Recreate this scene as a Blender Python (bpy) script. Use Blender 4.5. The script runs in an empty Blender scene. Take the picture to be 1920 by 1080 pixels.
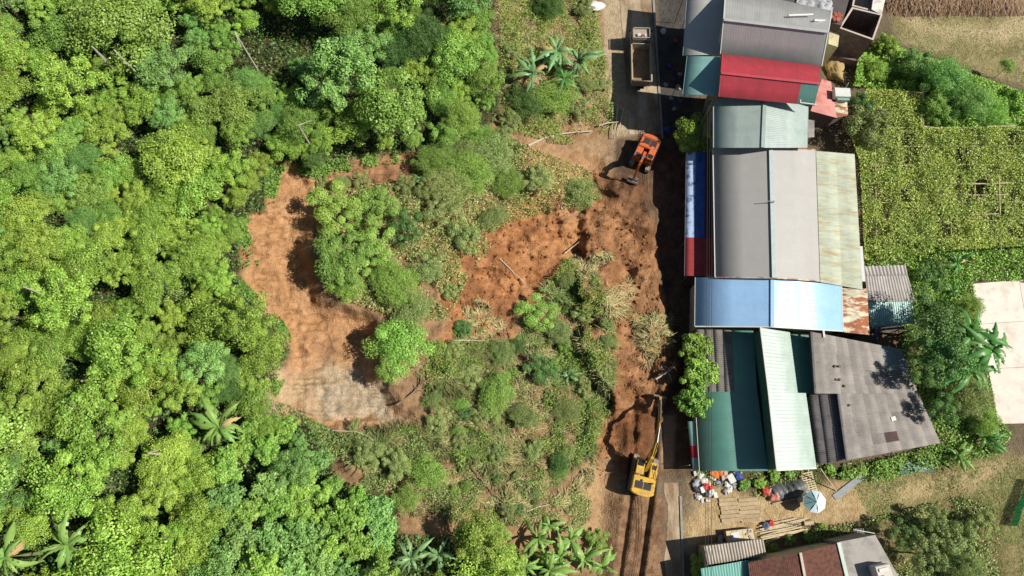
import bpy, bmesh, math, random
import numpy as np
from mathutils import Matrix, Vector

# ------------------------------------------------------------------ camera, sky, sun, exposure
SC = bpy.context.scene
COL = SC.collection
H, F, TILT = 80.0, 1333.3, math.radians(15.9)
CT, ST = math.cos(TILT), math.sin(TILT)
cam_d = bpy.data.cameras.new('camera'); cam = bpy.data.objects.new('camera', cam_d); COL.objects.link(cam)
cam.location = (0, 0, H); cam.rotation_euler = (TILT, 0, 0)
cam_d.sensor_width = 36; cam_d.lens = 36 * F / 1920; cam_d.clip_start = 1; cam_d.clip_end = 4000
SC.camera = cam

SUN_EL, SUN_AZ = math.radians(46), math.radians(-5)     # azimuth measured from +x
world = bpy.data.worlds.new('World'); SC.world = world; world.use_nodes = True
wn = world.node_tree; bg = wn.nodes['Background']
sky = wn.nodes.new('ShaderNodeTexSky'); sky.sky_type = 'NISHITA'; sky.sun_disc = False
sky.sun_elevation = SUN_EL; sky.sun_rotation = math.pi / 2 - SUN_AZ
wn.links.new(sky.outputs[0], bg.inputs[0]); bg.inputs[1].default_value = 0.05
sun_d = bpy.data.lights.new('sun', 'SUN'); sun_d.energy = 5.0; sun_d.angle = math.radians(0.5); sun_d.color = (1, .945, .83)
sun = bpy.data.objects.new('sun', sun_d); COL.objects.link(sun); sun.location = (60, 0, 90)
sd = Vector((math.cos(SUN_EL) * math.cos(SUN_AZ), math.cos(SUN_EL) * math.sin(SUN_AZ), math.sin(SUN_EL)))
sun.rotation_euler = sd.to_track_quat('Z', 'Y').to_euler()
SC.view_settings.view_transform = 'Standard'; SC.view_settings.look = 'None'
SC.view_settings.exposure = 0.42; SC.view_settings.gamma = 1
SC.render.engine = 'CYCLES'
SC.cycles.use_denoising = True
SC.cycles.max_bounces = 6; SC.cycles.diffuse_bounces = 3; SC.cycles.transmission_bounces = 3
SC.cycles.caustics_reflective = False; SC.cycles.caustics_refractive = False

# ------------------------------------------------------------------ photograph-plane helpers
def P(px, py, z=0.0):
    """point of the scene at height z that stands at photograph position (px, py)"""
    px = np.asarray(px, float); py = np.asarray(py, float); z = np.asarray(z, float)
    u = (px - 960) / F; v = -(py - 540) / F
    rz = v * ST - CT; k = (z - H) / rz
    return np.stack([u * k, (v * CT + ST) * k, z + 0 * k], -1)
def proj(x, y, z):
    d = np.asarray(z, float) - H
    ycam = y * CT + d * ST; zc = -(-y * ST + d * CT)
    return 960 + F * x / zc, 540 - F * ycam / zc
def mpp(px, py, z=0.0):
    v = -(py - 540) / F
    return (H - z) / (CT - v * ST) / F
TBL = np.random.RandomState(5).rand(256, 256)
def vn(x, y):
    xi = np.floor(x).astype(int); yi = np.floor(y).astype(int); xf = x - xi; yf = y - yi
    xf = xf * xf * (3 - 2 * xf); yf = yf * yf * (3 - 2 * yf)
    a = TBL[xi & 255, yi & 255]; b = TBL[(xi + 1) & 255, yi & 255]; c = TBL[xi & 255, (yi + 1) & 255]; d = TBL[(xi + 1) & 255, (yi + 1) & 255]
    return (a + (b - a) * xf) * (1 - yf) + (c + (d - c) * xf) * yf
def fbm(x, y, o=4, g=.5):
    s = 0; a = 1; t = 0
    for i in range(o):
        s = s + a * vn(x * 2 ** i + 17.3 * i, y * 2 ** i + 9.1 * i); t += a; a *= g
    return s / t
def sst(a, b, x):
    t = np.clip((x - a) / (b - a), 0, 1); return t * t * (3 - 2 * t)
def inside(px, py, poly):
    px = np.asarray(px, float); py = np.asarray(py, float)
    r = np.zeros(px.shape, bool); n = len(poly)
    for i in range(n):
        x0, y0 = poly[i]; x1, y1 = poly[(i + 1) % n]
        if y0 == y1: continue
        c = ((y0 > py) != (y1 > py)) & (px < (x1 - x0) * (py - y0) / (y1 - y0) + x0)
        r ^= c
    return r
def sdist(px, py, poly):
    px = np.asarray(px, float); py = np.asarray(py, float)
    d = np.full(px.shape, 1e9); n = len(poly)
    for i in range(n):
        x0, y0 = poly[i]; x1, y1 = poly[(i + 1) % n]; dx, dy = x1 - x0, y1 - y0
        t = np.clip(((px - x0) * dx + (py - y0) * dy) / (dx * dx + dy * dy + 1e-9), 0, 1)
        d = np.minimum(d, np.hypot(px - x0 - t * dx, py - y0 - t * dy))
    return np.where(inside(px, py, poly), d, -d)
def pm(px, py, poly, soft, wob=0, ws=.02):
    x0 = min(p[0] for p in poly) - soft - wob; x1 = max(p[0] for p in poly) + soft + wob
    y0 = min(p[1] for p in poly) - soft - wob; y1 = max(p[1] for p in poly) + soft + wob
    px = np.asarray(px, float); py = np.asarray(py, float)
    out = np.zeros(px.shape); m = (px > x0) & (px < x1) & (py > y0) & (py < y1)
    if m.any():
        a, b = px[m], py[m]
        d = sdist(a, b, poly)
        if wob: d = d + wob * (fbm(a * ws, b * ws, 4) - .5) * 2.5
        out[m] = sst(-soft, soft, d)
    return out

# ------------------------------------------------------------------ regions of the place (photograph positions)
FOREST = [(-300, -300), (925, -300), (935, 30), (950, 120), (945, 200), (905, 255), (790, 285), (700, 292), (590, 318), (515, 300), (505, 395), (450, 410), (478, 490), (440, 515), (520, 600), (548, 655), (500, 745), (570, 770), (618, 850), (640, 905), (735, 930), (755, 1000), (880, 1010), (900, 1010), (1100, 1090), (1110, 1400), (-300, 1400)]
SCAR = [(500, 300), (580, 320), (790, 290), (780, 330), (640, 360), (600, 400), (575, 470), (600, 570), (700, 600), (690, 690), (770, 790), (640, 812), (520, 780), (545, 660), (470, 560), (440, 420), (500, 395)]
GREY = [(545, 690), (640, 680), (700, 700), (775, 795), (640, 815), (590, 770), (500, 770)]
MOUND = [(1115, 335), (1190, 350), (1226, 395), (1232, 470), (1240, 540), (1258, 600), (1268, 700), (1245, 745), (1215, 770), (1150, 780), (1090, 640), (1090, 420)]
DEBRIS = [(600, 340), (780, 330), (960, 260), (1120, 300), (1130, 420), (1150, 620), (1150, 780), (1100, 900), (1090, 960), (960, 980), (780, 930), (650, 880), (640, 815), (770, 790), (690, 690), (700, 600), (590, 570), (570, 470)]
REDSOIL = [(850, 470), (960, 400), (950, 320), (1130, 300), (1180, 390), (1250, 440), (1268, 700), (1180, 880), (1090, 880), (1150, 700), (1090, 500), (990, 560), (960, 630), (830, 650), (830, 560)]
TRACKS = [(1165, 720), (1240, 720), (1240, 900), (1235, 1240), (1120, 1240), (1150, 900)]
YARD = [(1285, 900), (1560, 890), (1620, 880), (1930, 845), (1930, 880), (1760, 930), (1620, 985), (1480, 1000), (1360, 1010), (1285, 1020)]
DRYGRASS = [(1600, 900), (1760, 870), (2100, 820), (2100, 1240), (1640, 1240), (1640, 1000)]
HAYFIELD = [(1680, -160), (2100, -160), (2100, 190), (1920, 165), (1830, 135), (1760, 105), (1690, 80), (1670, 20)]
BUSHES = [(1655, 60), (1700, 95), (1770, 115), (1840, 145), (1930, 175), (2100, 210), (2100, 245), (1735, 245), (1730, 175), (1640, 165), (1600, 160), (1610, 110), (1650, 70)]
TRELLIS = [(1625, 165), (1728, 172), (1732, 238), (2040, 236), (2040, 455), (1790, 468), (1622, 492), (1612, 300), (1588, 240)]
BACKGREEN = [(1620, 455), (2100, 440), (2100, 530), (1820, 525), (1790, 600), (1700, 560), (1690, 500), (1620, 500)]
TREEYARD = [(1690, 500), (1825, 520), (1870, 780), (1900, 810), (1880, 850), (1640, 905), (1560, 890), (1760, 830), (1690, 650)]
VERGE = [(1300, 880), (1560, 870), (1770, 850), (1760, 880), (1600, 890), (1480, 935), (1400, 930), (1310, 900)]
LOWGREEN = [(1420, 1000), (1500, 995), (1600, 980), (1720, 950), (1800, 930), (1880, 960), (1870, 1240), (1650, 1240), (1640, 1005), (1440, 1040)]
BANK = [(930, 0), (1115, -20), (1125, 60), (1150, 190), (1160, 270), (1130, 300), (960, 250), (940, 200)]

def toe(py): return np.interp(py, [-200, 0, 200, 350, 600, 750, 900, 1080, 1300], [1110, 1122, 1145, 1130, 1120, 1130, 1125, 1140, 1140])
def HT(px, py, fine=True):
    px = np.asarray(px, float); py = np.asarray(py, float)
    d = np.maximum(0, (toe(py) - px)) * .06
    ds = np.where(d < 3, d * d / 6, d - 1.5)
    h = np.minimum(ds, 20) * .40 + np.clip(ds - 20, 0, 60) * .24
    h = h + .0 * py
    h -= 1.2 * pm(px, py, SCAR, 22, 12)
    h += 1.1 * pm(px, py, DEBRIS, 40) * (.4 + fbm(px * .012, py * .012, 3))
    mo = pm(px, py, MOUND, 13, 16, .03)
    h += mo * (.9 + 1.7 * fbm(px * .022 + 3, py * .022, 4))
    # spoil the digger stands on and the ruts behind it
    tr = pm(px, py, TRACKS, 16, 8)
    h += .35 * tr
    ax = px - np.interp(py, [700, 900, 1080, 1240], [1212, 1205, 1180, 1160])
    rut = np.exp(-((np.abs(ax) - 19) / 6.0) ** 2) * sst(715, 780, py)
    h -= .48 * rut * tr
    h += .16 * np.exp(-((np.abs(ax) - 31) / 5.0) ** 2) * tr
    h += .10 * tr * (fbm(px * .12, py * .05, 3) - .5)
    # spoil by the small digger
    h += .9 * np.exp(-(((px - 1160) / 24) ** 2 + ((py - 360) / 22) ** 2))
    h += .3 * pm(px, py, BANK, 30) * (fbm(px * .03, py * .03) * 2 - .6)
    soil = np.maximum(pm(px, py, REDSOIL, 20, 14), mo)
    if fine:
        n = fbm(px * .045, py * .045, 5, .6)
        rid = 1 - np.abs(2 * fbm(px * .03 + 40, py * .022, 4, .55) - 1)
        st = fbm(px * .011 + 7, py * .045, 4, .55)
        h += soil * ((fbm(px * .015 + 4, py * .02, 3) - .5) * 2.0 + (n - .5) * .55 + (1 - np.abs(2 * st - 1) - .8) * .9)
        deb = pm(px, py, DEBRIS, 20)
        h += deb * ((n - .5) * .9 + (fbm(px * .02 + 77, py * .02, 3) - .5) * 2.2)
        sc_ = pm(px, py, SCAR, 12); gl = fbm(px * .02 + 50, py * .06 + 3, 4, .6)
        h += sc_ * ((fbm(px * .05, py * .03, 4) - .5) * .6 + (1 - np.abs(2 * gl - 1) - .8) * 1.0)
        h += sst(3, 10, d) * (1 - deb) * (n - .5) * .4
        ys = pm(px, py, YARD, 20)
        h += (ys + pm(px, py, DRYGRASS, 20) + pm(px, py, HAYFIELD, 20)) * (n - .5) * .18
    road = ((px > 1120) & (px < 1275)) * (mo < .02) * (tr < .02) * 1.0
    return h - .03 * road
def ground(x, y):
    """height of the ground under a world point"""
    z = 0.0
    for _ in range(3):
        a, b = proj(x, y, z); z = float(HT(np.array([a]), np.array([b]))[0])
    return z
def base_under(px, py, lift):
    """world base point of something whose middle, lift metres up, is seen at (px, py)"""
    z = float(HT(np.array([px]), np.array([py]))[0])
    for _ in range(2):
        p = P(px, py, z + lift); z = ground(p[0], p[1])
    return float(p[0]), float(p[1]), z

# ------------------------------------------------------------------ materials
MATS = {}
def nd(t, typ, **kw):
    n = t.nodes.new(typ)
    for k, v in kw.items(): setattr(n, k, v)
    return n
def mat(name, c, rough=.7, var=.25, scale=2.0, bump=0, spec=.3, metal=0, c2=None, c2_scale=.6, c2_lo=.5, c2_hi=.62, stretch=None, objvar=0.0, attr=None, fine=18, bdist=.05):
    if name in MATS: return MATS[name]
    c = tuple(q * .84 for q in c); c2 = tuple(q * .84 for q in c2) if c2 else None
    m = bpy.data.materials.new(name); m.use_nodes = True; t = m.node_tree; L = t.links.new
    b = t.nodes['Principled BSDF']; b.inputs['Roughness'].default_value = rough; b.inputs['Metallic'].default_value = metal
    b.inputs['Specular IOR Level'].default_value = spec
    geo = nd(t, 'ShaderNodeNewGeometry'); pos = geo.outputs['Position']
    if stretch:
        mp = nd(t, 'ShaderNodeVectorMath', operation='MULTIPLY'); L(pos, mp.inputs[0]); mp.inputs[1].default_value = stretch; spos = mp.outputs[0]
    else: spos = pos
    n1 = nd(t, 'ShaderNodeTexNoise'); n1.inputs['Scale'].default_value = scale; n1.inputs['Detail'].default_value = 6; L(pos, n1.inputs['Vector'])
    n2 = nd(t, 'ShaderNodeTexNoise'); n2.inputs['Scale'].default_value = fine; n2.inputs['Detail'].default_value = 3; L(spos, n2.inputs['Vector'])
    if attr:
        a = nd(t, 'ShaderNodeAttribute', attribute_name=attr); colout = a.outputs['Color']
    else:
        a = nd(t, 'ShaderNodeRGB'); a.outputs[0].default_value = (*c, 1); colout = a.outputs[0]
    if c2:
        n3 = nd(t, 'ShaderNodeTexNoise'); n3.inputs['Scale'].default_value = c2_scale; n3.inputs['Detail'].default_value = 8; n3.inputs['Roughness'].default_value = .65; L(spos, n3.inputs['Vector'])
        mr = nd(t, 'ShaderNodeMapRange'); mr.inputs[1].default_value = c2_lo; mr.inputs[2].default_value = c2_hi; L(n3.outputs[0], mr.inputs[0])
        mx = nd(t, 'ShaderNodeMix', data_type='RGBA'); L(mr.outputs[0], mx.inputs[0]); L(colout, mx.inputs[6]); mx.inputs[7].default_value = (*c2, 1); colout = mx.outputs[2]
    # value variation
    ad = nd(t, 'ShaderNodeMath', operation='ADD'); L(n1.outputs[0], ad.inputs[0]); L(n2.outputs[0], ad.inputs[1])
    mr2 = nd(t, 'ShaderNodeMapRange'); mr2.inputs[1].default_value = .6; mr2.inputs[2].default_value = 1.4; mr2.inputs[3].default_value = 1 - var; mr2.inputs[4].default_value = 1 + var
    L(ad.outputs[0], mr2.inputs[0]); val = mr2.outputs[0]
    if objvar:
        oi = nd(t, 'ShaderNodeObjectInfo'); mr3 = nd(t, 'ShaderNodeMapRange'); mr3.inputs[3].default_value = 1 - objvar; mr3.inputs[4].default_value = 1 + objvar
        L(oi.outputs['Random'], mr3.inputs[0]); mm = nd(t, 'ShaderNodeMath', operation='MULTIPLY'); L(val, mm.inputs[0]); L(mr3.outputs[0], mm.inputs[1]); val = mm.outputs[0]
    vm = nd(t, 'ShaderNodeVectorMath', operation='SCALE'); L(colout, vm.inputs[0]); L(val, vm.inputs['Scale']); L(vm.outputs[0], b.inputs['Base Color'])
    if bump:
        bp = nd(t, 'ShaderNodeBump'); bp.inputs['Strength'].default_value = bump; bp.inputs['Distance'].default_value = bdist
        L(ad.outputs[0], bp.inputs['Height']); L(bp.outputs[0], b.inputs['Normal'])
    MATS[name] = m; return m
def leafmat(name, ca, cb, cc, transl=.24, rough=.5, objvar=.2):
    """foliage: per-leaf and per-clump tints, thin enough to let light through"""
    if name in MATS: return MATS[name]
    ca, cb, cc = [tuple(min(.85, q * 1.54) for q in k) for k in (ca, cb, cc)]
    m = bpy.data.materials.new(name); m.use_nodes = True; t = m.node_tree; L = t.links.new
    b = t.nodes['Principled BSDF']; b.inputs['Roughness'].default_value = rough; b.inputs['Specular IOR Level'].default_value = .35
    a = nd(t, 'ShaderNodeAttribute', attribute_name='tint'); sp = nd(t, 'ShaderNodeSeparateColor'); L(a.outputs['Color'], sp.inputs[0])
    m1 = nd(t, 'ShaderNodeMix', data_type='RGBA'); m1.inputs[6].default_value = (*ca, 1); m1.inputs[7].default_value = (*cb, 1); L(sp.outputs[1], m1.inputs[0])
    pw = nd(t, 'ShaderNodeMapRange'); pw.inputs[1].default_value = .55; pw.inputs[2].default_value = 1.0; L(sp.outputs[0], pw.inputs[0])
    m2 = nd(t, 'ShaderNodeMix', data_type='RGBA'); L(pw.outputs[0], m2.inputs[0]); L(m1.outputs[2], m2.inputs[6]); m2.inputs[7].default_value = (*cc, 1)
    oi = nd(t, 'ShaderNodeObjectInfo'); hs = nd(t, 'ShaderNodeHueSaturation')
    mr = nd(t, 'ShaderNodeMapRange'); mr.inputs[3].default_value = 1 - objvar; mr.inputs[4].default_value = 1 + objvar; L(oi.outputs['Random'], mr.inputs[0]); L(mr.outputs[0], hs.inputs['Value'])
    mh = nd(t, 'ShaderNodeMapRange'); mh.inputs[3].default_value = .49; mh.inputs[4].default_value = .516
    ml = nd(t, 'ShaderNodeMath', operation='MULTIPLY'); ml.inputs[1].default_value = 7.31; L(oi.outputs['Random'], ml.inputs[0]); fr = nd(t, 'ShaderNodeMath', operation='FRACT'); L(ml.outputs[0], fr.inputs[0]); L(fr.outputs[0], mh.inputs[0]); L(mh.outputs[0], hs.inputs['Hue'])
    L(m2.outputs[2], hs.inputs['Color']); L(hs.outputs[0], b.inputs['Base Color'])
    tr = nd(t, 'ShaderNodeBsdfTranslucent'); L(hs.outputs[0], tr.inputs[0]); mix = nd(t, 'ShaderNodeMixShader'); mix.inputs[0].default_value = transl
    L(b.outputs[0], mix.inputs[1]); L(tr.outputs[0], mix.inputs[2]); L(mix.outputs[0], t.nodes['Material Output'].inputs[0])
    MATS[name] = m; return m

# ------------------------------------------------------------------ object helpers
def tag(o, label=None, cat=None, group=None, kind=None):
    for k, v in (('label', label), ('category', cat), ('group', group), ('kind', kind)):
        if v: o[k] = v
    return o
def link(o, parent=None):
    COL.objects.link(o)
    if parent: o.parent = parent
    return o
def thing(name, label, cat, loc=(0, 0, 0), rz=0, group=None, scale=1):
    o = bpy.data.objects.new(name, None); link(o); o.location = loc; o.rotation_euler = (0, 0, rz); o.scale = (scale,) * 3
    o.empty_display_size = .3
    return tag(o, label, cat, group)
def mesh_np(name, v, f, tint=None, aname='tint', smooth=False):
    """v (n,3), f (m,k) numpy"""
    me = bpy.data.meshes.new(name); v = np.asarray(v, np.float32); f = np.asarray(f, np.int32); k = f.shape[1]
    me.vertices.add(len(v)); me.vertices.foreach_set('co', v.ravel())
    me.loops.add(f.size); me.loops.foreach_set('vertex_index', f.ravel())
    me.polygons.add(len(f)); me.polygons.foreach_set('loop_start', np.arange(0, f.size, k, dtype=np.int32))
    try: me.polygons.foreach_set('loop_total', np.full(len(f), k, np.int32))
    except Exception: pass
    if smooth: me.polygons.foreach_set('use_smooth', np.ones(len(f), bool))
    me.update(calc_edges=True)
    if tint is not None:
        at = me.attributes.new(aname, 'FLOAT_COLOR', 'POINT'); at.data.foreach_set('color', np.asarray(tint, np.float32).ravel())
    return me
class MB:
    def __init__(s): s.v = []; s.f = []
    def add(s, vs, fs):
        n = len(s.v); s.v += [tuple(map(float, p)) for p in vs]; s.f += [tuple(i + n for i in q) for q in fs]; return s
    def box(s, c, d, rz=0, rx=0, ry=0):
        M = Matrix.Translation(c) @ Matrix.Rotation(rz, 4, 'Z') @ Matrix.Rotation(ry, 4, 'Y') @ Matrix.Rotation(rx, 4, 'X')
        vs = [M @ Vector((x * d[0] / 2, y * d[1] / 2, z * d[2] / 2)) for x in (-1, 1) for y in (-1, 1) for z in (-1, 1)]
        return s.add(vs, [(0, 1, 3, 2), (4, 6, 7, 5), (0, 4, 5, 1), (2, 3, 7, 6), (0, 2, 6, 4), (1, 5, 7, 3)])
    def prism(s, pts, z0, z1):
        n = len(pts); vs = [(*p[:2], z0) for p in pts] + [(*p[:2], z1) for p in pts]
        return s.add(vs, [tuple(range(n))[::-1], tuple(range(n, 2 * n))] + [(i, (i + 1) % n, n + (i + 1) % n, n + i) for i in range(n)])
    def side(s, prof, x0, x1):
        """profile in y,z pushed along x"""
        n = len(prof); vs = [(x0, *p) for p in prof] + [(x1, *p) for p in prof]
        return s.add(vs, [tuple(range(n)), tuple(range(n, 2 * n))[::-1]] + [(i, n + i, n + (i + 1) % n, (i + 1) % n) for i in range(n)])
    def tube(s, pts, r, n=8):
        if not hasattr(r, '__len__'): r = [r] * len(pts)
        pts = [Vector(p) for p in pts]; base = len(s.v); m = len(pts)
        for i, p in enumerate(pts):
            d = (pts[min(i + 1, m - 1)] - pts[max(i - 1, 0)]).normalized()
            a = d.cross(Vector((0, 0, 1)));
            if a.length < .05: a = d.cross(Vector((0, 1, 0)))
            a.normalize(); b = d.cross(a)
            for k in range(n):
                t = 2 * math.pi * k / n; q = p + (a * math.cos(t) + b * math.sin(t)) * r[i]; s.v.append(tuple(q))
        for i in range(m - 1):
            for k in range(n):
                s.f.append((base + i * n + k, base + i * n + (k + 1) % n, base + (i + 1) * n + (k + 1) % n, base + (i + 1) * n + k))
        s.f.append(tuple(base + k for k in range(n))[::-1]); s.f.append(tuple(base + (m - 1) * n + k for k in range(n)))
        return s
    def build(s, name, m, parent=None, bevel=0, smooth=False, off=None):
        me = bpy.data.meshes.new(name)
        vs = s.v if off is None else [(a - off[0], b - off[1], c - off[2]) for a, b, c in s.v]
        me.from_pydata(vs, [], s.f)
        bm = bmesh.new(); bm.from_mesh(me)
        bmesh.ops.recalc_face_normals(bm, faces=bm.faces)
        if bevel: bmesh.ops.bevel(bm, geom=list(bm.edges), offset=bevel, segments=2, affect='EDGES', clamp_overlap=True)
        bm.to_mesh(me); bm.free()
        if smooth:
            for p in me.polygons: p.use_smooth = True
        me.materials.append(m); return link(bpy.data.objects.new(name, me), parent)
R = random.Random(11)
NR = np.random.RandomState(21)
ORD = ['zeroth', 'first', 'second', 'third', 'fourth', 'fifth', 'sixth', 'seventh', 'eighth', 'ninth', 'tenth', 'eleventh', 'twelfth', 'thirteenth', 'fourteenth', 'fifteenth', 'sixteenth', 'seventeenth', 'eighteenth', 'nineteenth', 'twentieth'] + ['%dth' % i for i in range(21, 80)]

# ------------------------------------------------------------------ ground sheet
def build_ground():
    xs = np.concatenate([np.arange(-260, 440, 8), np.arange(440, 1300, 3), np.arange(1300, 2190, 7)]).astype(float)
    ys = np.concatenate([np.arange(-240, 0, 10), np.arange(0, 1090, 3), np.arange(1090, 1340, 10)]).astype(float)
    nx, ny = len(xs), len(ys)
    X, Y = np.meshgrid(xs, ys); px, py = X.ravel(), Y.ravel()
    z = HT(px, py); v = P(px, py, z)
    # colour of the ground itself
    n = fbm(px * .02, py * .02, 5, .6); n2 = fbm(px * .07 + 9, py * .07, 4, .6); n3 = fbm(px * .006 + 2, py * .006, 3)
    col = np.zeros((len(px), 3)); col[:] = (.16, .125, .085)
    def lay(m, c, ca=None):
        nonlocal col
        c = np.array(c)
        if ca is not None: c = c + (np.array(ca) - c) * sst(.35, .65, n2)[:, None]
        col = col + (c - col) * np.clip(m, 0, 1)[:, None]
    left = sst(1170, 1110, px + 60 * (n - .5))
    lay(left, (.32, .20, .11), (.25, .155, .085))
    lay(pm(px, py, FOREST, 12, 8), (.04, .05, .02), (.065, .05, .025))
    lay(pm(px, py, SCAR, 8, 8), (.47, .265, .135), (.39, .21, .10))
    lay(pm(px, py, SCAR, 8, 8) * sst(.52, .68, fbm(px * .018 + 31, py * .03 + 4, 5, .6)) * .5, (.36, .19, .09))
    lay(pm(px, py, [(585, 640), (640, 620), (650, 670), (600, 690)], 14, 14) * .6, (.28, .16, .09))
    lay(pm(px, py, [(590, 310), (790, 290), (780, 335), (650, 365)], 12, 10), (.36, .205, .11), (.28, .15, .08))
    lay(pm(px, py, GREY, 40, 60) * .9, (.42, .33, .22), (.36, .26, .16))
    lay(pm(px, py, [(600, 760), (690, 700), (750, 790), (650, 800)], 34, 60) * .7, (.40, .34, .26), (.33, .26, .18))
    lay(pm(px, py, [(500, 690), (550, 690), (600, 770), (520, 770)], 14, 10), (.40, .25, .15), (.45, .33, .2))
    lay(pm(px, py, REDSOIL, 16, 24, .03), (.42, .20, .088), (.29, .13, .055))
    lay(pm(px, py, REDSOIL, 16, 24, .03) * sst(.5, .6, fbm(px * .035 + 60, py * .04, 5, .6)) * .65, (.17, .075, .035))
    lay(pm(px, py, [(950, 480), (1060, 400), (1110, 330), (1130, 420), (1000, 540)], 25, 30) * .8, (.42, .21, .095), (.34, .15, .06))
    lay(pm(px, py, [(960, 260), (1130, 290), (1140, 350), (1080, 420), (980, 330)], 20, 20) * .75, (.46, .28, .15), (.36, .2, .1))
    lay(pm(px, py, [(800, 640), (1130, 640), (1130, 860), (1060, 950), (800, 930), (640, 860), (760, 800)], 35, 40) * .85, (.27, .18, .10), (.18, .11, .058))
    lay(pm(px, py, [(1150, 740), (1235, 720), (1240, 900), (1150, 900)], 14, 14) * .9, (.20, .085, .04), (.13, .06, .03))
    lay(pm(px, py, [(1100, 860), (1160, 830), (1160, 1000), (1130, 1020), (1050, 970)], 18, 18), (.43, .28, .155), (.36, .22, .12))
    lay(pm(px, py, [(1140, 930), (1245, 930), (1235, 1340), (1110, 1340)], 10, 8), (.27, .165, .095), (.16, .09, .052))
    lay(pm(px, py, BANK, 20, 30) * .9, (.36, .24, .14), (.25, .15, .08))
    lay(pm(px, py, MOUND, 10, 12) * .45, (.38, .19, .09), (.25, .11, .05))
    rim = pm(px, py, [(1150, 560), (1235, 500), (1275, 720), (1235, 745), (1190, 700)], 16, 20)
    lay(rim * .75, (.42, .25, .13), (.30, .16, .08))
    lay(pm(px, py, [(1125, -240), (1185, -240), (1185, 30), (1215, 260), (1150, 300), (1130, 100)], 8, 6), (.46, .36, .24), (.40, .31, .2))
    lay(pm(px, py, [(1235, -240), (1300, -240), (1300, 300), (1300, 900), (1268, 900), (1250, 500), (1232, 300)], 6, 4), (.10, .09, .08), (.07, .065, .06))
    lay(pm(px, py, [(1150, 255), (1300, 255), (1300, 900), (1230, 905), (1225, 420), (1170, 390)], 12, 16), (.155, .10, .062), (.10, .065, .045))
    lay(pm(px, py, [(1245, 780), (1266, 780), (1262, 880), (1240, 880)], 5, 6), (.36, .25, .155))
    lay(pm(px, py, MOUND, 4, 14) * .75, (.38, .20, .10), (.24, .12, .058))
    lay(pm(px, py, [(1180, 420), (1220, 420), (1228, 470), (1200, 480)], 8, 10), (.13, .06, .03))
    lay(pm(px, py, [(1140, 340), (1190, 330), (1228, 380), (1222, 430), (1170, 420)], 12, 16) * .8, (.17, .085, .045), (.11, .055, .03))
    lay(pm(px, py, YARD, 26, 26), (.48, .36, .20), (.40, .28, .15))
    lay(pm(px, py, DRYGRASS, 24, 24) * .95, (.21, .20, .08), (.30, .24, .12))
    lay(pm(px, py, [(1640, 905), (1760, 900), (1930, 850), (1930, 862), (1780, 930), (1650, 950)], 14, 14) * .8, (.46, .35, .19))
    lay(pm(px, py, HAYFIELD, 10, 8), (.25, .215, .10), (.34, .275, .15))
    lay(pm(px, py, [(1690, 20), (1760, 45), (1880, 40), (1960, 10), (1960, 60), (1880, 75), (1740, 65)], 14, 14), (.50, .40, .24))
    lay(pm(px, py, LOWGREEN, 14, 12) * .8, (.16, .12, .06), (.22, .16, .08))
    for poly in (BUSHES, BACKGREEN, TREEYARD, VERGE): lay(pm(px, py, poly, 12, 10), (.07, .085, .03), (.12, .10, .05))
    lay(pm(px, py, TRELLIS, 10), (.10, .09, .045), (.15, .11, .06))
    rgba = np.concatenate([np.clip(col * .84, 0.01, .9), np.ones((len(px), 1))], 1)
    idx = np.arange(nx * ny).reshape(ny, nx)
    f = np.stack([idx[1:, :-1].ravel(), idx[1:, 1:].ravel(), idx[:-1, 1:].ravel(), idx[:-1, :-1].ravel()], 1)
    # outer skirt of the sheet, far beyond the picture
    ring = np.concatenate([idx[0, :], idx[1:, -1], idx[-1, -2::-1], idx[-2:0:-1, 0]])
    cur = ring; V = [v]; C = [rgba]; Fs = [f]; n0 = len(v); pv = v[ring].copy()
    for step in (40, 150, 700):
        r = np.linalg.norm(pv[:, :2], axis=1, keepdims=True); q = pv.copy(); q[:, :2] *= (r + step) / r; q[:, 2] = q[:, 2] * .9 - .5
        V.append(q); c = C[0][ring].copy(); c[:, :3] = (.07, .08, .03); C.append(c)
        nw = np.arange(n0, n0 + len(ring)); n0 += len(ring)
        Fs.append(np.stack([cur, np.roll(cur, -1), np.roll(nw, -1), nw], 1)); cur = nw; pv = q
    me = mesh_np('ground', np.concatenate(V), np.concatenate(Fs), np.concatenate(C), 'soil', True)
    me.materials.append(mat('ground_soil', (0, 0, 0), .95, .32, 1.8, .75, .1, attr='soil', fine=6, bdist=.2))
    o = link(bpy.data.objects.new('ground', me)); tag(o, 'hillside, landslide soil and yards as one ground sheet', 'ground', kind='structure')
build_ground()

# concrete road strip under the mud, with a low kerb to the houses
def build_road():
    for ya, yb in ((-300, 262), (905, 1400)): road_part(ya, yb)
    road_kerbs()
def road_part(ya, yb):
    ys = np.arange(ya, yb + 1, 12.0)
    cx = np.interp(ys, [-300, 0, 250, 500, 800, 1080, 1400], [1184, 1190, 1206, 1222, 1236, 1246, 1256])
    wl = np.interp(ys, [-300, 0, 500, 900, 1080, 1400], [26, 27, 24, 10, 8, 8])
    v = []; f = []
    for i, y in enumerate(ys):
        wob = 3 * (fbm(np.array([y * .03]), np.array([2.0]))[0] - .5)
        for dx, z in ((-wl[i] + wob, .012), (0, .03), (32, .012)): v.append(P(cx[i] + dx, y, z))
    for i in range(len(ys) - 1):
        for k in range(2): a = i * 3 + k; f.append((a + 3, a + 4, a + 1, a))
    me = mesh_np('road', np.array(v), np.array(f)); me.materials.append(mat('road_concrete', (.46, .37, .26), .9, .3, .7, .4, .15, c2=(.25, .17, .105), c2_scale=.5, c2_lo=.44, c2_hi=.6, stretch=(1, .25, 1)))
    tag(link(bpy.data.objects.new('road', me)), 'dusty concrete village road running past the houses', 'road', kind='structure')
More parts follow.
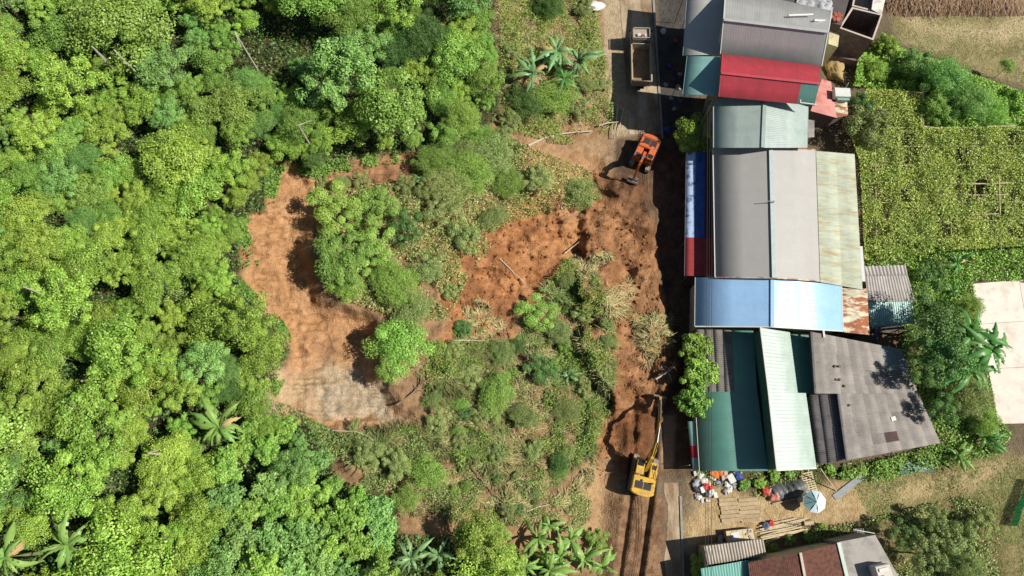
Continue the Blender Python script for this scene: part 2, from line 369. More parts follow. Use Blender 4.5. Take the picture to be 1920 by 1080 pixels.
def road_kerbs():
    for seg, (a, b) in enumerate(((-300, 262), (930, 1400))):
        yy = np.arange(a, b, 20.0); m = MB()
        for i in range(len(yy) - 1):
            x0, x1 = np.interp([yy[i], yy[i + 1]], [-300, 0, 250, 500, 800, 1080, 1400], [1217, 1223, 1239, 1255, 1269, 1279, 1289])
            p = [P(x0, yy[i], 0), P(x0 + 4, yy[i], 0), P(x1 + 4, yy[i + 1], 0), P(x1, yy[i + 1], 0)]
            m.prism([q[:2] for q in p], -.1, .13)
        tag(m.build('kerb', mat('kerb_concrete', (.30, .28, .25), .9, .3)), 'low concrete kerb along the house side of the road', 'kerb', kind='structure')
build_road()

# ------------------------------------------------------------------ building helpers
def W(q): return np.array(P(*q))
def roof(parent, base, quad, n, m, rows=1, rib=.25, amp=.008, name='roof_sheet', jit=.0, pick=None, skip=()):
    A, B, C, D = [W(q) - base for q in quad]
    out = []
    for j in range(rows):
        for i in range(n):
            if (i, j) in skip: continue
            s0, s1 = i / n, (i + 1) / n; t0, t1 = j / rows, (j + 1) / rows
            if rows > 1: t1 = min(t1 + .012, 1.0)
            e = lambda s, t: (A * (1 - s) + B * s) * (1 - t) + (D * (1 - s) + C * s) * t
            wid = np.linalg.norm(e(s1, t0) - e(s0, t0)); nr = max(2, min(24, int(round(wid / rib))))
            # position across the sheet and height of the rib there
            prof = []
            for r in range(nr): prof += [((r + .0) / nr, 0), ((r + .35) / nr, 0), ((r + .5) / nr, amp), ((r + .85) / nr, amp)]
            prof.append((1.0, 0)); k = len(prof); dz = R.uniform(-jit, jit); tl = .018 if rows > 1 else 0
            v = []
            for t, add in ((t0, 0), ((t0 + t1) / 2, tl / 2 - .004), (t1, tl)):
                for w, hh in prof: v.append(e(s0 + (s1 - s0) * w, t) + (0, 0, hh + dz + add))
            for w, hh in prof: v.append(e(s0 + (s1 - s0) * w, t1) + (0, 0, hh + dz + tl - .03))
            f = [(r * k + a, r * k + a + 1, (r + 1) * k + a + 1, (r + 1) * k + a) for r in range(3) for a in range(k - 1)]
            me = mesh_np(name, np.array(v), np.array(f)); mm = pick(i, j) if pick else m
            me.materials.append(mm); out.append(link(bpy.data.objects.new(name, me), parent))
    return out
def bar(parent, base, pts, w, h, m, name, dz=0.0):
    """board of section w x h laid along photograph points"""
    mb = MB(); q = [Vector(W(p) - base) + Vector((0, 0, dz)) for p in pts]
    for a, b in zip(q[:-1], q[1:]):
        d = b - a; sx = Vector((-d.y, d.x, 0)).normalized() * w / 2; up = Vector((0, 0, h / 2))
        vs = [a - sx - up, a + sx - up, a + sx + up, a - sx + up, b - sx - up, b + sx - up, b + sx + up, b - sx + up]
        mb.add(vs, [(0, 1, 2, 3), (7, 6, 5, 4), (0, 4, 5, 1), (1, 5, 6, 2), (2, 6, 7, 3), (3, 7, 4, 0)])
    return mb.build(name, m, parent)
def walls(parent, base, outline, m, inset=.35, drop=.14, z0=-.3, thick=.15, name='wall'):
    pts = [W(q) for q in outline]; c = sum(pts) / len(pts); q = []
    for p in pts:
        d = c - p; d[2] = 0; L = np.linalg.norm(d[:2]); q.append(p + d / L * inset * 1.35 + (0, 0, -drop))
    n = len(q); mb = MB(); vs = []
    for k, p in enumerate(q):
        d = c - p; d[2] = 0; d = d / np.linalg.norm(d[:2]) * thick
        vs += [p - base, (p[0] - base[0], p[1] - base[1], z0), p + d - base, (p[0] + d[0] - base[0], p[1] + d[1] - base[1], z0)]
    fs = []
    for k in range(n):
        a, b = 4 * k, 4 * ((k + 1) % n)
        fs += [(a + 1, b + 1, b, a), (a + 2, b + 2, b + 3, a + 3), (a, b, b + 2, a + 2), (a + 1, a + 3, b + 3, b + 1)]
    mb.add(vs, fs); return mb.build(name, m, parent)
def hbase(px, py):
    b = W((px, py, 0)); return np.array([b[0], b[1], 0.0])
def shutters(parent, base, px, ys, zs, m, w=2.4):
    """roller doors and windows on the street side wall"""
    for (py, kind) in ys:
        p = W((px, py, 1.2 if kind == 'd' else 1.6)) - base
        mb = MB()
        if kind == 'd':
            for k in range(8): mb.box((p[0] - .02 * (k % 2), p[1], .15 + k * .28), (.06, w, .27))
            mb.build('roller_door', m, parent)
        else:
            f = MB().box((p[0], p[1], 1.6), (.08, 1.2, 1.1)).build('window_frame', M_TRIM, parent)
            MB().box((p[0] - .03, p[1], 1.6), (.06, 1.04, .94)).build('pane', M_GLASS, f)

M_TRIM = mat('trim_white', (.62, .63, .62), .55, .15, 3)
M_GLASS = mat('glass_dark', (.03, .04, .05), .12, .1, 2, spec=.6)
M_PLASTER = mat('plaster_wall', (.42, .38, .32), .9, .25, 1.2, .2, c2=(.25, .22, .18), c2_scale=.8)
M_YELLOWWALL = mat('plaster_cream', (.62, .56, .36), .9, .2, 1.2, .2, c2=(.3, .27, .2), c2_scale=.8, c2_lo=.55, c2_hi=.7)
M_BRICKWALL = mat('brick_wall_brown', (.16, .11, .10), .95, .3, 5, .4, c2=(.22, .18, .17), c2_scale=1.4)
M_SHUT = mat('shutter_steel', (.30, .33, .36), .5, .2, 2, metal=.3)
def metal(name, c, rough=.36, var=.10, **k):
    k.setdefault('objvar', .035); k.setdefault('spec', .8)
    return mat(name, c, rough, var, .9, .06, stretch=(2, .5, 1), fine=5, **k)
M_GREYROOF = metal('steel_roof_grey', (.41, .40, .39), .5, .05, spec=.35, objvar=.012, c2=(.38, .37, .36), c2_scale=.3, c2_lo=.4, c2_hi=.8)
M_LIGHTROOF = metal('steel_roof_light_grey', (.40, .405, .41), c2=(.34, .345, .35), c2_scale=.4, c2_lo=.5, c2_hi=.8)
M_REDROOF = metal('steel_roof_red', (.46, .035, .055), .5, .15, c2=(.36, .035, .045), c2_scale=.7, c2_lo=.45, c2_hi=.75)
M_SAGE = metal('steel_roof_sage', (.34, .42, .40), .4, .12, c2=(.28, .34, .32), c2_scale=.6, c2_lo=.5, c2_hi=.8)
M_BLUEROOF = metal('steel_roof_blue', (.31, .52, .80), .38, .08, c2=(.27, .46, .72), c2_scale=.6, c2_lo=.5, c2_hi=.8)
M_MINT = metal('steel_roof_mint', (.36, .46, .415), .5, .12, c2=(.45, .53, .49), c2_scale=.5, c2_lo=.4, c2_hi=.7)
M_GREEN = metal('steel_roof_green', (.09, .25, .205), .45, .12)
M_TEALAWN = metal('steel_awning_teal', (.20, .40, .37), .42, .12)
M_BLUEGREY = metal('steel_awning_grey', (.47, .46, .44), .45, .12)
M_RUSTGREEN = mat('rusty_pale_green_sheet', (.40, .44, .35), .7, .15, .9, .1, c2=(.34, .24, .12), c2_scale=1.5, c2_lo=.48, c2_hi=.72, stretch=(.18, 1.6, 1), fine=4, objvar=.08)
M_RUST = mat('rusted_sheet', (.28, .10, .05), .85, .3, 1.5, .15, c2=(.52, .50, .38), c2_scale=1.1, c2_lo=.46, c2_hi=.56, stretch=(.5, 1.7, 1), objvar=.15)
M_PINK = mat('faded_red_sheet', (.55, .24, .22), .75, .15, 1.2, .1, c2=(.42, .12, .07), c2_scale=.5, c2_lo=.52, c2_hi=.64, objvar=.08)
M_FIBRO = mat('fibre_cement_grey', (.235, .215, .20), .95, .2, 1.2, .15, c2=(.17, .155, .15), c2_scale=.9, c2_lo=.48, c2_hi=.7, objvar=.13, fine=7)
M_FIBROD = mat('fibre_cement_dark', (.13, .12, .125), .95, .2, 1.2, .15, c2=(.09, .085, .085), c2_scale=.9, objvar=.12, fine=7)
M_BLUETARP = mat('blue_sheet', (.035, .11, .42), .55, .25, 2, .1, c2=(.02, .05, .16), c2_scale=1.1, c2_lo=.5, c2_hi=.66)
M_PALEBLUE = mat('pale_blue_sheet', (.42, .55, .80), .6, .25, 2, .1, c2=(.09, .12, .2), c2_scale=1.6, c2_lo=.5, c2_hi=.6)
M_BROWNSHEET = mat('dark_brown_sheet', (.07, .04, .04), .7, .3, 2)
M_REDSHEET = mat('dull_red_sheet', (.33, .045, .05), .6, .2, 2, objvar=.08)
M_BOARD = mat('weathered_board', (.42, .32, .20), .9, .3, 3, .2, stretch=(4, 1, 4), objvar=.15)
M_BAMBOO = mat('pale_bamboo', (.55, .45, .29), .75, .25, 3, objvar=.12)
M_CONC = mat('concrete_plain', (.42, .39, .35), .9, .2, .8, .2, c2=(.30, .27, .24), c2_scale=.6)

# ------------------------------------------------------------------ the row of houses
def house_grey_and_awning():
    b = hbase(1450, 110)
    t = thing('grey_roof_house', 'two-storey house under a light grey ribbed metal gable roof, first above the red roof', 'house', b)
    rd0, rd1 = (1357, 37, 11.3), (1553, 60, 11.3)
    roof(t, b, [rd0, rd1, (1541, 123, 7.7), (1351, 101, 7.7)], 14, M_LIGHTROOF)
    roof(t, b, [rd1, rd0, (1361, -22, 7.7), (1560, 20, 7.7)], 14, M_LIGHTROOF)
    bar(t, b, [rd0, rd1], .35, .05, M_LIGHTROOF, 'ridge_cap', .05)
    bar(t, b, [(1361, -22, 7.7), rd0, (1351, 101, 7.7)], .12, .16, M_TRIM, 'barge_board', -.06)
    bar(t, b, [(1541, 123, 7.7), rd1, (1560, 20, 7.7)], .12, .16, M_TRIM, 'barge_board', -.06)
    walls(t, b, [(1361, -22, 7.7), rd0, (1351, 101, 7.7), (1541, 123, 7.7), rd1, (1560, 20, 7.7)], M_YELLOWWALL)
    a = roof(t, b, [(1361, -40, 7.3), (1353, 102, 7.3), (1281, 104, 6.6), (1291, -40, 6.6)], 9, M_BLUEGREY, name='awning_sheet')
    bar(t, b, [(1291, -40, 6.6), (1281, 104, 6.6)], .12, .14, M_SHUT, 'gutter', -.08)
    for y in (-20, 30, 80):
        p = W((1287 , y, 6.5)) - b; MB().tube([(p[0], p[1], 0), (p[0], p[1], 6.5)], .04).build('awning_post', M_BROWNSHEET, t)
    for x, y in ((1330, 20), (1330, 75)):
        pass
    # loose gutters left lying on the upper slope
    for q in (((1478, 29, 10.4), (1524, 27, 9.9)), ((1526, 38, 10.4), (1554, 39, 9.0))):
        mb = MB(); mb.tube([W(q[0]) - b, W(q[1]) - b], .12, 8); mb.build('gutter_pipe', M_TRIM, t)
    return t
def house_red():
    b = hbase(1440, 170)
    t = thing('red_roof_house', 'two-storey house under a bright red ribbed roof with a teal awning', 'house', b)
    r0, r1 = (1352, 137, 10.9), (1537, 157, 10.9)
    e0, e1 = (1348, 181, 9.00), (1527, 198, 9.00)
    roof(t, b, [r0, r1, (1537, 123, 9.05), (1355, 101, 9.05)], 13, M_REDROOF)
    sk = roof(t, b, [r0, r1, e1, e0], 11, M_REDROOF, pick=lambda i, j: M_SKY if i >= 9 else M_REDROOF)
    bar(t, b, [r0, r1], .3, .05, M_REDROOF, 'ridge_cap', .05)
    bar(t, b, [(1504, 160, 10.26), (1500, 193, 9.10), (1531, 197, 9.10)], .12, .08, M_TRIM, 'skylight_frame', .08)
    bar(t, b, [(1355, 101, 9.05), r0, e0], .12, .14, M_REDROOF, 'barge_board', -.05)
    walls(t, b, [(1355, 103, 9.00), r0, (1349, 158, 9.6), (1530, 176, 9.6), r1, (1536, 125, 9.00)], M_PLASTER)
    roof(t, b, [(1351, 106, 8.5), (1347, 178, 8.5), (1281, 177, 7.9), (1289, 105, 7.9)], 5, M_TEALAWN, name='awning_sheet')
    bar(t, b, [(1289, 105, 7.9), (1281, 177, 7.9)], .12, .12, M_TEALAWN, 'gutter', -.08)
    for y in (115, 170):
        p = W((1287, y, 7.8)) - b; MB().tube([(p[0], p[1], 0), (p[0], p[1], 7.8)], .04).build('awning_post', M_BROWNSHEET, t)
    return t
M_SKY = metal('skylight_teal', (.10, .24, .21), .4)
def house_sage():
    b = hbase(1425, 235)
    t = thing('sage_roof_house', 'low house with a sage green metal gable roof below the red roof', 'house', b)
    r0, r1 = (1434, 178, 8.1), (1430, 277, 8.1); l0, l1 = (1338, 183, 6.9), (1338, 277, 6.9); e0, e1 = (1515, 200, 7.0), (1513, 277, 7.0)
    roof(t, b, [r0, r1, l1, l0], 7, M_SAGE, amp=.006); roof(t, b, [r1, r0, e0, e1], 7, M_SAGE, amp=.006)
    bar(t, b, [r0, r1], .4, .06, M_SAGE, 'ridge_cap', .06)
    bar(t, b, [l0, l1], .12, .12, M_SAGE, 'gutter', -.05); bar(t, b, [e0, e1], .12, .12, M_SAGE, 'gutter', -.05)
    walls(t, b, [r0, l0, (1338, 262, 6.9), (1431, 262, 8.1), (1513, 262, 7.0), e0], M_PLASTER)
    # small back lean-to
    roof(t, b, [(1515, 224, 3.2), (1515, 258, 3.2), (1527, 257, 2.9), (1527, 226, 2.9)], 2, M_FIBRO, name='lean_to_sheet')
    p0, p1 = (1515, 228, 3.0), (1526, 256, 2.8)
    shutters(t, b, 1343, [(215, 'd'), (255, 'd')], 0, M_SHUT)
    return t
def house_warehouse():
    b = hbase(1440, 400)
    t = thing('grey_warehouse', 'large warehouse under a plain grey gable roof with a rusty pale green lean-to', 'warehouse', b)
    r0, r1 = (1445, 275, 6.9), (1451, 521, 6.9); l0, l1 = (1337, 279, 5.3), (1341, 520, 5.3); e0, e1 = (1529, 281, 5.6), (1537, 527, 5.6)
    roof(t, b, [r0, r1, l1, l0], 16, M_GREYROOF, amp=.003); roof(t, b, [r1, r0, e0, e1], 16, M_GREYROOF, amp=.003)
    bar(t, b, [r0, r1], .45, .07, mat('ridge_pale', (.45, .53, .52), .5, .15), 'ridge_cap', .07)
    bar(t, b, [r0, l0], .14, .14, M_RUSTGREEN, 'barge_board', -.03); bar(t, b, [l1, r1], .14, .14, M_RUST, 'barge_board', -.03); bar(t, b, [r1, e1], .14, .14, M_RUST, 'barge_board', -.03); bar(t, b, [e0, r0], .14, .14, M_RUST, 'barge_board', -.03)
    bar(t, b, [l0, l1], .12, .12, M_TRIM, 'gutter', -.05)
    walls(t, b, [r0, l0, l1, r1, e1, e0], M_PLASTER)
    roof(t, b, [(1530, 283, 5.35), (1538, 529, 5.35), (1617, 543, 4.2), (1602, 289, 4.2)], 15, M_RUSTGREEN, name='lean_to_sheet', rows=2, amp=.035)
    walls(t, b, [(1530, 285, 5.2), (1538, 527, 5.2), (1617, 541, 4.1), (1602, 291, 4.1)], M_PLASTER, inset=.3, name='lean_to_wall')
    bar(t, b, [(1614, 462, 4.15), (1619, 528, 4.15)], .35, .1, M_TRIM, 'gutter', .02)
    # street awning of odd sheets, much lower than the roof
    def aw(i, j):
        if i >= 7: return M_REDSHEET
        return (M_BROWNSHEET, M_BLUETARP, M_PALEBLUE)[j]
    roof(t, b, [(1341, 285, 3.8), (1338, 518, 3.8), (1284, 517, 3.3), (1287, 286, 3.3)], 10, M_REDSHEET, rows=3, pick=aw, name='awning_sheet', amp=.03)
    bar(t, b, [(1287, 286, 3.3), (1284, 517, 3.3)], .08, .08, M_TRIM, 'awning_edge', -.04)
    for y in (290, 370, 445, 515):
        p = W((1289, y, 3.2)) - b; MB().tube([(p[0], p[1], 0), (p[0], p[1], 3.2)], .05).build('awning_post', M_SHUT, t)
    shutters(t, b, 1346, [(320, 'd'), (380, 'd'), (440, 'd'), (490, 'w')], 0, M_SHUT, 3)
    m = MB(); p = W((1449, 380, 7.0)) - b; m.tube([p, p + (0, 0, .5)], .06); m.tube([p + (0, 0, .45), p + (-.9, .0, .42)], .04); m.build('roof_vent', M_SHUT, t)
    return t
def house_blue():
    b = hbase(1445, 570)
    t = thing('blue_roof_house', 'house under a sky blue metal gable roof with a rusted end bay', 'house', b)
    r0, r1 = (1448, 521, 6.2), (1448, 613, 6.2); l0, l1 = (1304, 520, 4.4), (1303, 612, 4.4); e0, e1 = (1578, 535, 4.6), (1581, 621, 4.6)
    roof(t, b, [r0, r1, l1, l0], 6, M_BLUEROOF, amp=.008); roof(t, b, [r1, r0, e0, e1], 6, M_BLUEROOF, amp=.008)
    bar(t, b, [r0, r1], .4, .06, M_BLUEROOF, 'ridge_cap', .06); bar(t, b, [l1, r1], .12, .14, M_TRIM, 'barge_board', -.04); bar(t, b, [r1, e1], .12, .14, M_TRIM, 'barge_board', -.04)
    bar(t, b, [l0, l1], .1, .1, M_TRIM, 'gutter', -.05); bar(t, b, [e0, e1], .1, .1, M_TRIM, 'gutter', -.02)
    walls(t, b, [r0, l0, l1, r1, e1, e0], M_YELLOWWALL)
    roof(t, b, [(1579, 540, 4.45), (1582, 623, 4.45), (1630, 628, 3.9), (1626, 541, 3.9)], 6, M_RUST, name='end_bay_sheet', amp=.04)
    walls(t, b, [(1579, 541, 4.3), (1582, 622, 4.3), (1630, 627, 3.8), (1626, 543, 3.8)], M_BRICKWALL, inset=.25, name='end_bay_wall')
    shutters(t, b, 1312, [(545, 'd'), (590, 'd')], 0, M_SHUT)
    return t
def house_back_shed():
    b = hbase(1665, 560)
    t = thing('back_shed', 'grey corrugated shed with a teal strip behind the rusted blue house end', 'shed', b)
    roof(t, b, [(1617, 500, 3.7), (1698, 497, 3.7), (1702, 516, 3.55), (1622, 518, 3.55)], 3, mat('fibre_cement_pale', (.42, .39, .37), .95, .2, 1.2, .15, objvar=.1), amp=.09, rib=.4)
    roof(t, b, [(1622, 518, 3.5), (1702, 516, 3.5), (1716, 565, 3.2), (1628, 567, 3.2)], 4, mat('fibre_cement_pale', (.42, .39, .37), .95, .2, 1.2, .15, objvar=.1), amp=.06, rib=.3)
    roof(t, b, [(1628, 567, 3.15), (1710, 565, 3.15), (1716, 606, 2.9), (1632, 614, 2.9)], 4, M_TEALAWN, amp=.03)
    walls(t, b, [(1617, 500, 3.6), (1698, 498, 3.6), (1716, 604, 2.8), (1632, 612, 2.8)], M_BRICKWALL, inset=.2)
    # blue frame of an open porch
    m_b = mat('blue_steel', (.03, .05, .16), .5)
    for q in ([(1640, 619, 2.9), (1695, 614, 2.9)], [(1640, 619, 2.9), (1646, 652, 2.8)]): bar(t, b, q, .22, .2, m_b, 'porch_beam')
    for q in ((1640, 619), (1646, 652), (1692, 615)):
        p = W((*q, 2.8)) - b; MB().tube([(p[0], p[1], 0), (p[0], p[1], 2.8)], .06).build('porch_post', m_b, t)
    return t
def house_mint():
    b = hbase(1400, 760)
    t = thing('mint_roof_house', 'stepped house with a raised mint roof over dark green and grey sheets', 'house', b)
    h0, h1, h2 = (1426, 614, 6.6), (1441, 735, 6.6), (1457, 882, 6.6)
    s0, s1 = (1481, 623, 5.2), (1496, 738, 5.2); q1, q2 = (1511, 737, 5.0), (1531, 878, 5.0)
    roof(t, b, [h1, h0, s0, s1], 6, M_MINT, amp=.02, rib=.4); roof(t, b, [h2, h1, q1, q2], 7, M_MINT, amp=.02, rib=.4)
    bar(t, b, [h0, h1, h2], .18, .16, M_TRIM, 'ridge_board', .0)
    bar(t, b, [h2, q2], .12, .14, M_TRIM, 'barge_board', -.04)
    walls(t, b, [h0, h1, h2, q2, q1, s1, s0], mat('green_boarding', (.07, .16, .14), .8, .2), inset=.12)
    # lower street slopes
    g0, g1, g2 = (1412, 616, 3.9), (1420, 734, 3.9), (1440, 883, 3.9)
    roof(t, b, [(1372, 616, 3.62), (1376, 735, 3.62), (1312, 735, 3.2), (1304, 617, 3.2)], 4, M_FIBRO, rows=4, amp=.05, rib=.22, name='fibre_cement_sheet', jit=.012)
    roof(t, b, [g0, g1, (1376, 735, 3.65), (1372, 616, 3.65)], 6, M_GREEN, name='lower_roof_sheet')
    roof(t, b, [g1, g2, (1312, 883, 3.2), (1303, 735, 3.2)], 8, M_GREEN, name='lower_roof_sheet')
    bar(t, b, [(1303, 735, 3.2), (1312, 883, 3.2)], .1, .1, M_TRIM, 'gutter', -.05)
    walls(t, b, [g0, g1, g2, (1312, 883, 3.1), (1303, 735, 3.1), (1306, 617, 3.1)], M_PLASTER, inset=.3, name='lower_wall')
    roof(t, b, [(1301, 790, 2.9), (1310, 882, 2.9), (1299, 882, 2.7), (1289, 790, 2.7)], 4, M_TEALAWN, name='awning_sheet', pick=lambda i, j: mat('signal_red_sheet', (.50, .03, .05), .55) if i == 2 else M_TEALAWN)
    for y in (800, 872):
        p = W((1293, y, 2.6)) - b; MB().tube([(p[0], p[1], 0), (p[0], p[1], 2.62)], .05).build('awning_post', M_SHUT, t)
    # low valley roof between the mint slope and the grey one
    roof(t, b, [(1516, 628, 3.4), (1526, 739, 3.4), (1488, 739, 3.3), (1470, 626, 3.3)], 5, M_GREEN, name='valley_sheet')
    # dark fibre cement bay
    roof(t, b, [(1570, 737, 4.5), (1587, 863, 4.5), (1534, 871, 4.3), (1517, 739, 4.3)], 6, M_FIBROD, rows=3, amp=.045, rib=.2, name='fibre_cement_sheet', jit=.012)
    walls(t, b, [(1570, 737, 4.4), (1587, 863, 4.4), (1534, 871, 4.2), (1517, 739, 4.2)], M_BRICKWALL, inset=.15, name='bay_wall')
    shutters(t, b, 1313, [(650, 'd'), (700, 'w'), (830, 'd')], 0, M_SHUT)
    return t
def house_fibro():
    b = hbase(1640, 750)
    t = thing('grey_sheet_house', 'wide low house under patched grey fibre cement sheets beside the mint roof', 'house', b)
    pale = mat('fibre_cement_light', (.285, .262, .245), .95, .2, 1.2, .15, c2=(.21, .19, .18), c2_scale=.35, c2_lo=.45, c2_hi=.7, objvar=.07, fine=7)
    tealp = mat('teal_patch_sheet', (.24, .30, .32), .8, .2, objvar=.06)
    pk = lambda i, j: (tealp if (j >= 6 and i in (0, 1, 2)) else M_FIBRO if (i * 7 + j * 5) % 23 == 0 else pale)
    roof(t, b, [(1521, 622, 5.3), (1529, 738, 5.3), (1722, 738, 3.9), (1690, 655, 3.9)], 6, pale, rows=8, amp=.05, rib=.2, pick=pk, name='fibre_cement_sheet', jit=.015)
    pk2 = lambda i, j: M_FIBRO if (i, j) in ((1, 4), (2, 4), (1, 5), (4, 2)) else (M_BROWNSHEET if (i, j) == (4, 3) else pale)
    roof(t, b, [(1571, 738, 5.0), (1588, 863, 5.0), (1763, 831, 3.7), (1722, 738, 3.85)], 6, pale, rows=7, amp=.05, rib=.2, pick=pk2, name='fibre_cement_sheet', jit=.015)
    walls(t, b, [(1521, 622, 5.3), (1529, 738, 5.3), (1571, 738, 4.9), (1588, 863, 4.9), (1763, 831, 3.6), (1722, 738, 3.7), (1690, 655, 3.7)], M_BRICKWALL, inset=.3)
    bar(t, b, [(1521, 622, 5.3), (1529, 738, 5.3)], .2, .2, M_FIBROD, 'edge_board', -.05); bar(t, b, [(1571, 738, 5.0), (1588, 863, 5.0)], .2, .2, M_FIBROD, 'edge_board', -.05)
    # opening with its dark hatch, stones and a pale scrap holding the sheets down
    for q in ((1565, 687, 5.1), (1573, 687, 5.1), (1568, 712, 5.05), (1574, 712, 5.05), (1583, 724, 5.0), (1592, 760, 4.9), (1666, 851, 4.3), (1673, 849, 4.3)):
        p = W(q) - b; MB().box(p + (0, 0, .06), (.3, .22, .16), R.random() * 3).build('weight_stone', M_BRICKWALL, t, bevel=.04)
    p = W((1675, 785, 4.35)) - b; MB().box(p + (0, 0, .05), (.5, .45, .04), .2).build('white_scrap', M_TRIM, t)
    p = W((1544, 626, 5.2)) - b; MB().box(p + (0, .0, .08), (.2, .8, .1), 0).build('white_scrap', M_TRIM, t)
    return t
def house_leanto_pink():
    b = hbase(1550, 190)
    t = thing('faded_red_lean_to', 'faded pink-red sheet lean-to behind the red roof, rusty at its lower corner', 'lean-to', b)
    roof(t, b, [(1541, 148, 3.6), (1520, 208, 3.6), (1569, 221, 3.2), (1558, 153, 3.2)], 4, M_PINK)
    roof(t, b, [(1562, 180, 3.15), (1567, 221, 3.15), (1590, 216, 3.0), (1588, 186, 3.0)], 3, M_RUST)
    walls(t, b, [(1541, 149, 3.5), (1520, 207, 3.5), (1569, 220, 3.1), (1590, 214, 2.9), (1588, 187, 2.9), (1558, 154, 3.1)], M_BRICKWALL, inset=.15)
    t2 = thing('white_water_box', 'white box with a pale teal side on the faded red lean-to', 'tank', W((1574, 180, 3.2)))
    MB().box((0, 0, .5), (1.9, 1.2, .8), -.05).build('tank_body', M_TRIM, t2, bevel=.05)
    MB().box((.15, -.72, .3), (1.5, .3, .5), -.05).build('tank_side', M_TEALAWN, t2, bevel=.03)
    MB().tube([(.5, .7, .3), (.5, .8, 1.6)], .04).build('vent_pipe', M_TRIM, t2)
def house_unfinished():
    b = hbase(1610, 60)
    t = thing('unfinished_block_building', 'tall roofless dark brick building with open rooms at the top edge', 'building', b)
    Z = 5.4
    cor = [(1573, 53, Z), (1637, 76, Z), (1654, 28, Z), (1597, 14, Z)]
    def room(c, z, th=.28, z0=0):
        q = [W(k) - b for k in c]; cen = sum(q) / 4; n = len(q)
        for k in range(n):
            a, d = q[k], q[(k + 1) % n]
            ia = a + (cen - a) / np.linalg.norm((cen - a)[:2]) * th; idd = d + (cen - d) / np.linalg.norm((cen - d)[:2]) * th
            MB().prism([a, d, idd, ia], z0, z).build('wall', M_BRICKWALL, t)
            mb = MB(); up = .09
            mb.prism([a + (a - cen) * .004, d + (d - cen) * .004, idd, ia], z + .003, z + up); mb.build('wall_coping', mat('coping_pale', (.55, .47, .40), .9, .25, 3), t)
    room(cor, Z)
    room([(1597, 12, Z - .5), (1653, 26, Z - .5), (1664, -22, Z - .5), (1606, -32, Z - .5)], Z - .5)
    q = [W((x, y, 0)) - b for x, y in ((1560, 96), (1620, 118), (1620, 30), (1570, 20))]
    MB().prism([W(k) - b for k in [(1578, 54, 2), (1630, 72, 2), (1645, 32, 2), (1602, 18, 2)]], 1.8, 2.0).build('floor_slab', M_CONC, t)
    MB().prism([W(k) - b for k in [(1602, 10, 3.6), (1640, 18, 3.6), (1648, -20, 3.6), (1610, -26, 3.6)]], 3.4, 3.6).build('floor_slab', M_CONC, t)
    # white roof terrace slab with parapet
    MB().prism([W(k) - b for k in [(1634, 18, 5.3), (1653, 28, 5.3), (1664, -20, 5.3), (1640, -20, 5.3)]], 5.05, 5.33).build('terrace_slab', mat('lime_white', (.72, .70, .64), .8, .15, c2=(.45, .42, .38)), t)
    # cream low block and lower stage wall in front
    MB().prism([W(k) - b for k in [(1555, 54, 4.6), (1575, 57, 4.6), (1571, 88, 4.6), (1553, 82, 4.6)]], 0, 4.6).build('side_block', M_YELLOWWALL, t)
    MB().prism([W(k) - b for k in [(1562, 92, 1.6), (1616, 108, 1.6), (1612, 116, 1.6), (1558, 104, 1.6)]], 0, 1.6).build('lower_stage', M_BRICKWALL, t)
    # neighbouring back block with a grey dust sheet and red bricks
    t2 = thing('back_block', 'low dark block behind the grey roof with a crumpled grey dust sheet', 'building', hbase(1530, 20)); b2 = np.array(t2.location)
    MB().prism([W(k) - b2 for k in [(1440, 8, 6.0), (1578, 48, 6.0), (1600, -30, 6.0), (1440, -60, 6.0)]], 0, 6.0).build('block_wall', mat('dark_concrete', (.10, .085, .085), .9, .25, 1.2), t2)
    v = []; n = 14
    for i in range(n):
        for j in range(n):
            p = W((1492 + (1556 - 1492) * j / (n - 1) + 5 * R.random(), -14 + 46 * i / (n - 1) + 8 * (j / n) * (i / n), 6.1)) - b2; v.append((p[0], p[1], 6.08 + R.random() * .55))
    mb = MB().add(v, [(i * n + j, i * n + j + 1, (i + 1) * n + j + 1, (i + 1) * n + j) for i in range(n - 1) for j in range(n - 1)])
    mb.build('dust_sheet', mat('grey_dust_sheet', (.46, .47, .50), .6, .25, 2, c2=(.20, .21, .25), c2_scale=1), t2, smooth=True)
    for k in range(14):
        p = W((1560 + R.random() * 16, 27 + R.random() * 12, 6.1)) - b2; MB().box(p + (0, 0, .12 + .1 * R.random()), (.5, .3, .22), R.random() * 3).build('brick', mat('red_brick', (.38, .11, .07), .9, .25, objvar=.2), t2)
